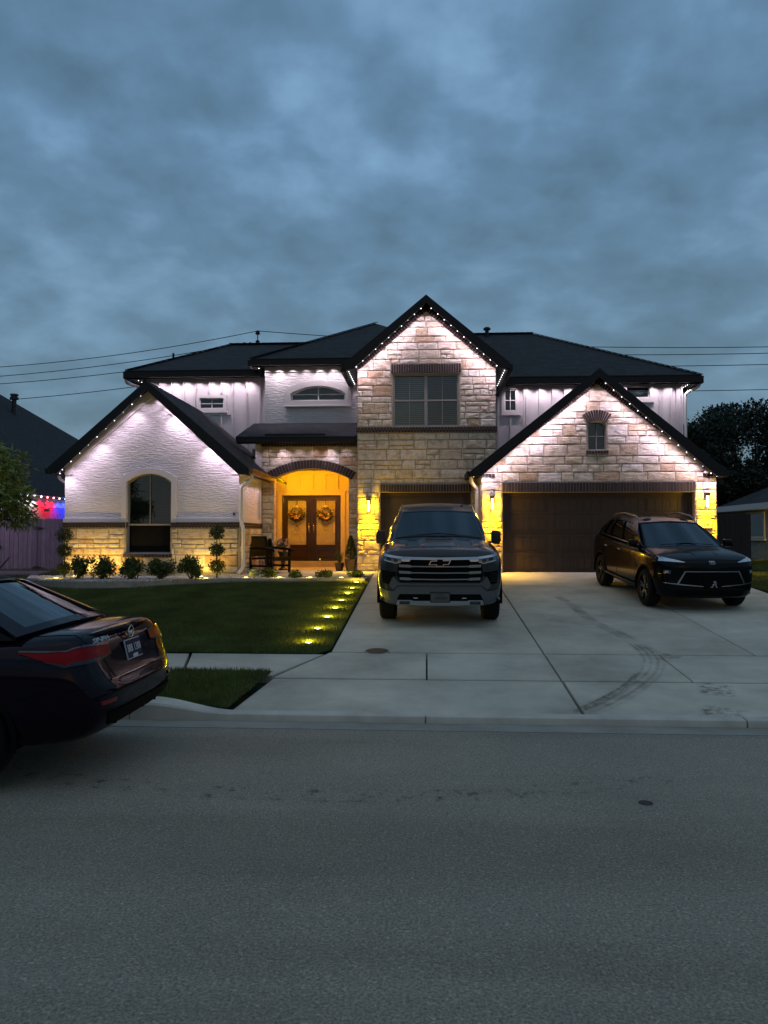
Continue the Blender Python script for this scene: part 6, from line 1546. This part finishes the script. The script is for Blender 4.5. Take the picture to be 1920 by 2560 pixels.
for cy in (.90, 3.50): liner(sv, cy, .345, .405, .893)
for s in (-1, 1):
    for cy in (.90, 3.50): wheel(sv, s * .785, cy, .345, .225, mat('suv_rim', (.018, .018, .020), rough=.25, metal=.8, coat=.5), 5, s)
WB2 = curve(.76, 1.24, 1.055, .20, .03); WT2 = curve(.575, 2.02, 1.475, .10, .04); RT2 = curve(.56, 3.72, 1.44, -.06, .04); RB2 = curve(.72, 4.10, 1.09, -.08, 0)
greenhouse(sv, SP, CARGLASS, WB2, WT2, RT2, RB2, [(.10, .40, .08, .84), (.43, .70, .08, .84), (.73, .88, .16, .78)][:2] + [(.74, .88, .08, .84)], ws=(.022, .978, .03, .965), crown=.085, bulge=.05)
seats(sv, (-.36, .36), 2.15, 1.08, M_SEAT); seats(sv, (-.36, .36), 3.1, 1.08, M_SEAT)
B().ball((0, 1.92, 1.40), 1, 12, 8, (.12, .04, .045)).build('rear_view_mirror', M_BLACK, sv, smooth=True)
for s in (-1, 1):
    mirror(sv, s * .82, 1.42, 1.12, s, SP, .20, .145, .13)
    B().tube([(s * .555, 2.15, 1.555), (s * .565, 2.3, 1.605), (s * .57, 2.9, 1.63), (s * .56, 3.5, 1.58), (s * .55, 3.68, 1.525)], [.012, .018, .018, .018, .012], 8).build('roof_rail', mat('rail_satin', (.30, .30, .31), rough=.3, metal=.9), sv, smooth=True)
    # side trims: window line, sill moulding, handles
    tr1 = [(s * .80, 1.42, 1.08), (s * .83, 2.2, 1.105), (s * .82, 3.2, 1.13), (s * .76, 3.85, 1.16)]
    B().tube(tr1, .010, 6).build('window_trim', M_SCH, sv, smooth=True)
    B().tube([(s * .91, 1.33, .34), (s * .912, 2.2, .35), (s * .908, 3.05, .37)], .022, 6).build('sill_trim', M_BLACK, sv, smooth=True)
    for y in (2.28, 3.12): B().tube([(s * .895, y - .08, .93), (s * .915, y - .06, .932), (s * .915, y + .06, .935), (s * .895, y + .08, .935)], .012, 6).build('door_handle', M_SCH, sv, smooth=True)
def sp_(name, pts, m, off, sym=False):
    o = plate(name, sbv, pts, m, sv, off)
    if sym: plate(name, sbv, [(-p[0], p[1]) for p in pts][::-1], m, sv, off)
    return o
sp_('headlight', [(-.86, .985), (-.80, .975), (-.62, .942), (-.47, .905), (-.47, .897), (-.70, .905), (-.80, .905), (-.84, .90)], M_LENSW, .012, True)
sp_('grille', [(-.46, .735), (.46, .735), (.565, .53), (.18, .485), (-.18, .485), (-.565, .53)], M_TGRILLE, .014)
sp_('grille_frame', [(-.485, .748), (.485, .748), (.60, .535), (.575, .522), (.468, .732), (-.468, .732), (-.575, .522), (-.60, .535)], M_SCH, .020)
sp_('bumper_blade', [(-.82, .532), (-.62, .528), (-.52, .52), (-.16, .488), (-.16, .474), (-.58, .502), (-.80, .522)], M_SCH, .022, True)
sp_('plate_panel', [(-.155, .60), (.155, .60), (.155, .445), (-.155, .445)], M_TGRILLE, .026)
sp_('fog_light', [(-.80, .755), (-.70, .757), (-.69, .735), (-.70, .69), (-.80, .69)], M_LENS, .012, True)
sp_('fog_lens', [(-.775, .742), (-.73, .743), (-.73, .703), (-.775, .703)], M_LENSW, .016, True)
sp_('lower_intake', [(-.62, .40), (.62, .40), (.56, .30), (-.56, .30)], M_TGRILLE, .012)
y_ = hit_y(sbv, 0, .89) - .012
for i in range(3):
    x = -.032 + i * .034
    sp_('badge_shield', [(x - .015, .922), (x + .012, .922), (x + .017, .885), (x + .004, .862), (x - .008, .868), (x - .018, .90)], M_SCH, .012)
    sp_('badge_shield_fill', [(x - .009, .914), (x + .007, .914), (x + .010, .888), (x + .002, .872), (x - .005, .876), (x - .012, .898)], SP, .016)
y_ = hit_y(sbv, 0, .52) - .028
lt = B()     # script letter on the front plate
for pts, rr_ in (([(-.055, .475), (-.045, .463), (-.028, .466), (-.012, .495), (.006, .535), (.022, .572), (.030, .565), (.034, .52), (.036, .485), (.042, .468), (.054, .464), (.060, .472)], .0075), ([(-.035, .515), (-.018, .507), (.010, .512), (.045, .510)], .005), ([(-.012, .555), (0, .572), (.022, .573)], .005)):
    lt.tube([(x + .02, y_, z + .002) for x, z in pts], rr_, 6)
lt.build('plate_letter', mat('letter_grey', (.35, .35, .36), rough=.4), sv)
hc_ = B()    # centre crease of the bonnet
def shz(x, y):
    h = sbv.ray_cast(Vector((x, y, 2)), Vector((0, 0, -1))); return h[0].z if h[0] is not None else 1
for s in (-1, 1): hc_.tube([(s * (.20 + .12 * t), .32 + .8 * t, shz(s * (.20 + .12 * t), .32 + .8 * t) - .004) for t in [k / 8 for k in range(9)]], .012, 6)
hc_.build('hood_crease', SP, sv, smooth=True)

# ======= sedan at the kerb (rear end at local y=0)
NP = mat('sedan_paint', (.006, .0035, .008), rough=.15, metal=.0, coat=.26, spec=.03)
sd = thing('sedan_car', 'dark purple sedan parked at the curb with its rear showing', 'car', (-2.30, 6.18, .045), (0, 0, R(90)))
st = [(.02, prof(.55, .50, .56, .60, .54, .50, .66, .67, .5)), (.05, prof(.72, .44, .55, .62, .70, .66, .70, .70)), (.11, prof(.82, .36, .56, .68, .80, .74, .80, .82)), (.17, prof(.86, .32, .56, .82, .84, .74, .98, 1.00)), (.22, prof(.875, .30, .56, .90, .85, .75, 1.07, 1.085)), (.32, prof(.89, .27, .56, .93, .86, .76, 1.085, 1.10)),
      (.72, prof(.905, .24, .56, .95, .87, .765, 1.06, 1.09)), (.95, prof(.907, .22, .56, .95, .875, .78, 1.02, 1.02)), (2.2, prof(.907, .2, .56, .93, .875, .78, 1.0, 1.0)), (3.4, prof(.905, .2, .55, .90, .87, .76, .98, 1.0)), (3.75, prof(.90, .2, .55, .86, .86, .74, .93, .97)), (4.3, prof(.87, .22, .5, .74, .83, .68, .80, .83)), (4.55, prof(.76, .28, .48, .62, .72, .6, .68, .69)), (4.62, prof(.6, .33, .48, .56, .58, .5, .6, .6))]
nb_, nbv = car_body('body', st, [(1.02, .325, .385), (3.72, .325, .385)], NP, sd)
for cy in (1.02, 3.72): liner(sd, cy, .325, .385, .895)
for s in (-1, 1):
    for cy in (1.02, 3.72): wheel(sd, s * .79, cy, .325, .215, mat('sedan_rim', (.03, .03, .033), rough=.4, metal=.8), 5, s)
RB3 = lambda u: Vector(((u - .5) * 2 * .80, .66 - .10 * 4 * u * (1 - u) + .02, 1.045 + .045 * 4 * u * (1 - u)))
RT3 = curve(.57, 1.36, 1.382, .07, .035); WT3 = curve(.57, 2.62, 1.385, -.08, .035); WB3 = curve(.76, 3.55, .97, -.25, .03)
greenhouse(sd, NP, glass_mat('sedan_glass', (.16, .20, .21), .03), WB3, WT3, RT3, RB3, [(.10, .42, .08, .84), (.45, .76, .08, .84)], rs=(.10, .90, .03, .90), ws=(.05, .95, .04, .95), crown=.055, bulge=.05)
seats(sd, (-.36, .36), 1.75, .98, M_SEAT)
def np_(name, pts, m, off, sym=False):
    o = plate(name, nbv, pts, m, sd, off)
    if sym: plate(name, nbv, [(-p[0], p[1]) for p in pts][::-1], m, sd, off)
    return o
M_TAIL = mat('tail_red', (.20, .003, .006), rough=.3, coat=.08, spec=.05)
M_TAILD = mat('tail_dark', (.02, .006, .007), rough=.15, coat=1)
def wrap(name, path, ztop, zbot, m, off, n=28, nz=5):
    """lamp wrapped round the corner of a body: plan path, heights along it"""
    for sg_ in (-1, 1):
        V = []; F = []
        for i in range(n + 1):
            t = i / n; k = t * (len(path) - 1); j = min(int(k), len(path) - 2); fr = k - j
            x = path[j][0] * (1 - fr) + path[j + 1][0] * fr; y = path[j][1] * (1 - fr) + path[j + 1][1] * fr
            def H_(L): return L[j] * (1 - fr) + L[j + 1] * fr
            for q in range(nz + 1):
                z = H_(zbot) + (H_(ztop) - H_(zbot)) * q / nz; h = nbv.find_nearest(Vector((sg_ * x, y, z))); p = h[0] + h[1] * off; V.append((p.x, p.y, p.z))
        for i in range(n):
            for q in range(nz): a_ = i * (nz + 1) + q; F.append((a_, a_ + 1, a_ + nz + 2, a_ + nz + 1))
        B().add(V, F).build(name, m, sd, smooth=60, recalc=False)
PTH = [(.42, .12), (.60, .16), (.76, .20), (.87, .27), (.92, .42), (.93, .62)]
wrap('tail_light', PTH, [.985, .99, .995, 1.0, 1.01, 1.02], [.91, .89, .885, .885, .92, 1.005], M_TAIL, .012)
wrap('tail_light_edge', PTH, [1.0, 1.005, 1.01, 1.015, 1.025, 1.035], [.982, .987, .992, .998, 1.008, 1.018], M_GLOSSB, .018)
wrap('reverse_light', PTH[:5], [.915, .895, .89, .885, .920], [.905, .872, .86, .862, .915], mat('reverse_lens', (.03, .033, .036), rough=.2, coat=.15, spec=.1), .016)
lp_ = B(); V = []; F = []
for i in range(25):
    x = -.68 + 1.36 * i / 24; yb_ = .150 + .16 * (abs(x) / .74) ** 2.4; zt_ = 1.088 - .035 * (abs(x) / .68) ** 2
    V += [(x, yb_ + .16, zt_ - .012), (x, yb_, zt_ + .006), (x, yb_ - .012, zt_ - .008), (x, yb_ + .012, zt_ - .045), (x, yb_ + .10, zt_ - .06)]
for i in range(24):
    for k in range(4): a_ = i * 5 + k; F.append((a_, a_ + 1, a_ + 6, a_ + 5))
F += [tuple(range(5)), tuple(range(120, 125))]
lp_.add(V, F).build('trunk_lip', NP, sd, smooth=50)
np_('bumper_line', [(-.56, .735), (.56, .735), (.56, .727), (-.56, .727)], M_GLOSSB, .012)
np_('reflector', [(-.74, .60), (-.56, .605), (-.57, .575), (-.73, .572)], mat('reflector_red', (.16, .004, .006), rough=.2), .012, True)
np_('diffuser', [(-.66, .50), (.66, .50), (.58, .40), (.3, .37), (-.3, .37), (-.58, .40)], M_TGRILLE, .014)
for x in (-.42, -.14, .14, .42): B().box(x - .010, x + .010, .08, .2, .372, .42).build('diffuser_fin', M_TGRILLE, sd)
yp = min(hit_y(nbv, 0, z) for z in (.80, .86, .95, 1.0)) 
tilt = Matrix.Translation((-.0, .118, .885)) @ Matrix.Rotation(R(-14), 4, 'X')
def on(name, mb, m):
    me = mb.mesh(name, bevel=.003); me.transform(tilt); me.materials.append(m); return base_obj(name, me, sd)
on('license_plate', B().box(-.155, .155, -.004, .006, -.08, .08), mat('plate_rim', (.42, .44, .46), rough=.4))
on('plate_face', B().box(-.148, .148, -.007, 0, -.073, .073), mat('plate_navy', (.010, .016, .055), rough=.7, spec=.1))
PT = mat('plate_text', (.55, .58, .62), rough=.4)
for i, ch_ in enumerate('BRB1300'):
    text_mesh('plate_character', ch_, .088, PT, sd, tilt @ Matrix.Translation((-.118 + i * .036 + (.022 if i > 2 else 0), -.009, .004)) @ FRONT, .001, sx=.62)
on('plate_sticker', B().box(-.05, .05, -.009, 0, -.072, -.045), mat('plate_strip', (.42, .46, .48), rough=.5))
ys_ = hit_y(nbv, -.45, 1.015)
for i, ch_ in enumerate('SENTRA'):
    x = -.60 + i * .043; text_mesh('model_lettering', ch_, .05, PT, sd, Matrix.Translation((x, hit_y(nbv, x, 1.012) - .012, 1.018)) @ Matrix.Rotation(R(-24), 4, 'Z') @ FRONT, .003, sx=1.35)
ye = hit_y(nbv, 0, 1.02) - .045
el = B(); el.tube([(.052 * math.cos(a), ye, 1.02 + .046 * math.sin(a)) for a in [k * math.pi / 12 for k in range(25)]], .006, 6); el.box(-.06, .06, ye - .004, ye + .004, 1.012, 1.028); el.build('badge', M_CHROME, sd, smooth=True)
B().tube([(0, 1.36, 1.41), (0, 1.27, 1.53), (0, 1.18, 1.63)], [.011, .007, .005], 6).build('roof_antenna', M_BLACK, sd)

def seam(bvh, parent, pts, n=14, r=.0035, m=None):
    """shut line following the body surface"""
    out = []
    for i in range(len(pts) - 1):
        for k in range(n): out.append(Vector(pts[i]).lerp(Vector(pts[i + 1]), k / n))
    out.append(Vector(pts[-1])); q = []
    for p in out: h = bvh.find_nearest(p); q.append(h[0] + h[1] * .0005)
    B().tube(q, r, 5).build('shut_line', m or M_TGRILLE, parent, recalc=False)
for s in (-1, 1):
    seam(nbv, sd, [(s * .66, .30, 1.09), (s * .70, .22, 1.03), (s * .62, .17, .95), (s * .52, .12, .84), (s * .47, .08, .73)])
    seam(nbv, sd, [(s * .66, .30, 1.09), (s * .68, .62, 1.08)])
    seam(nbv, sd, [(s * .80, .17, .70), (s * .90, .45, .70), (s * .91, .62, .62)])
    seam(nbv, sd, [(s * .91, 1.45, .95), (s * .91, 1.42, .7), (s * .91, 1.3, .5)])
    seam(sbv, sv, [(s * .80, .26, .985), (s * .82, .6, 1.0), (s * .82, 1.2, 1.05)])
    seam(sbv, sv, [(s * .92, 1.36, 1.02), (s * .92, 1.32, .7), (s * .92, 1.38, .36)])
    seam(sbv, sv, [(s * .92, 2.42, 1.04), (s * .92, 2.44, .7), (s * .92, 2.40, .36)])
    seam(sbv, sv, [(s * .92, 3.25, 1.08), (s * .92, 3.3, .85), (s * .92, 3.1, .55), (s * .92, 3.0, .36)])
    seam(sbv, sv, [(s * .905, .45, .60), (s * .86, .30, .66), (s * .80, .22, .80), (s * .83, .24, .90)])
    seam(tv, tk, [(s * .86, .25, 1.2), (s * .90, .6, 1.27), (s * .90, 1.4, 1.33)])
    seam(tv, tk, [(s * 1.04, 1.62, 1.2), (s * 1.04, 1.6, .8), (s * 1.04, 1.65, .45)]); seam(tv, tk, [(s * 1.04, 2.85, 1.2), (s * 1.04, 2.85, .45)])
    seam(tv, tk, [(s * .95, .2, .72), (s * 1.01, .4, .70), (s * 1.02, .52, .66)])
    B().tube([(s * .60, 1.40, 1.372), (s * .25, 1.44, 1.405), (s * -.05, 1.50, 1.42)], .008, 5).build('wiper', M_TGRILLE, tk)
    B().tube([(s * .50, 1.13, 1.118), (s * .22, 1.13, 1.13), (s * -.02, 1.17, 1.145)], .007, 5).build('wiper', M_TGRILLE, sv)
seam(sbv, sv, [(-.62, .14, .955), (0, .06, .945), (.62, .14, .955)])

for o in list(bpy.data.objects):
    if '_wc' in o: del o['_wc']
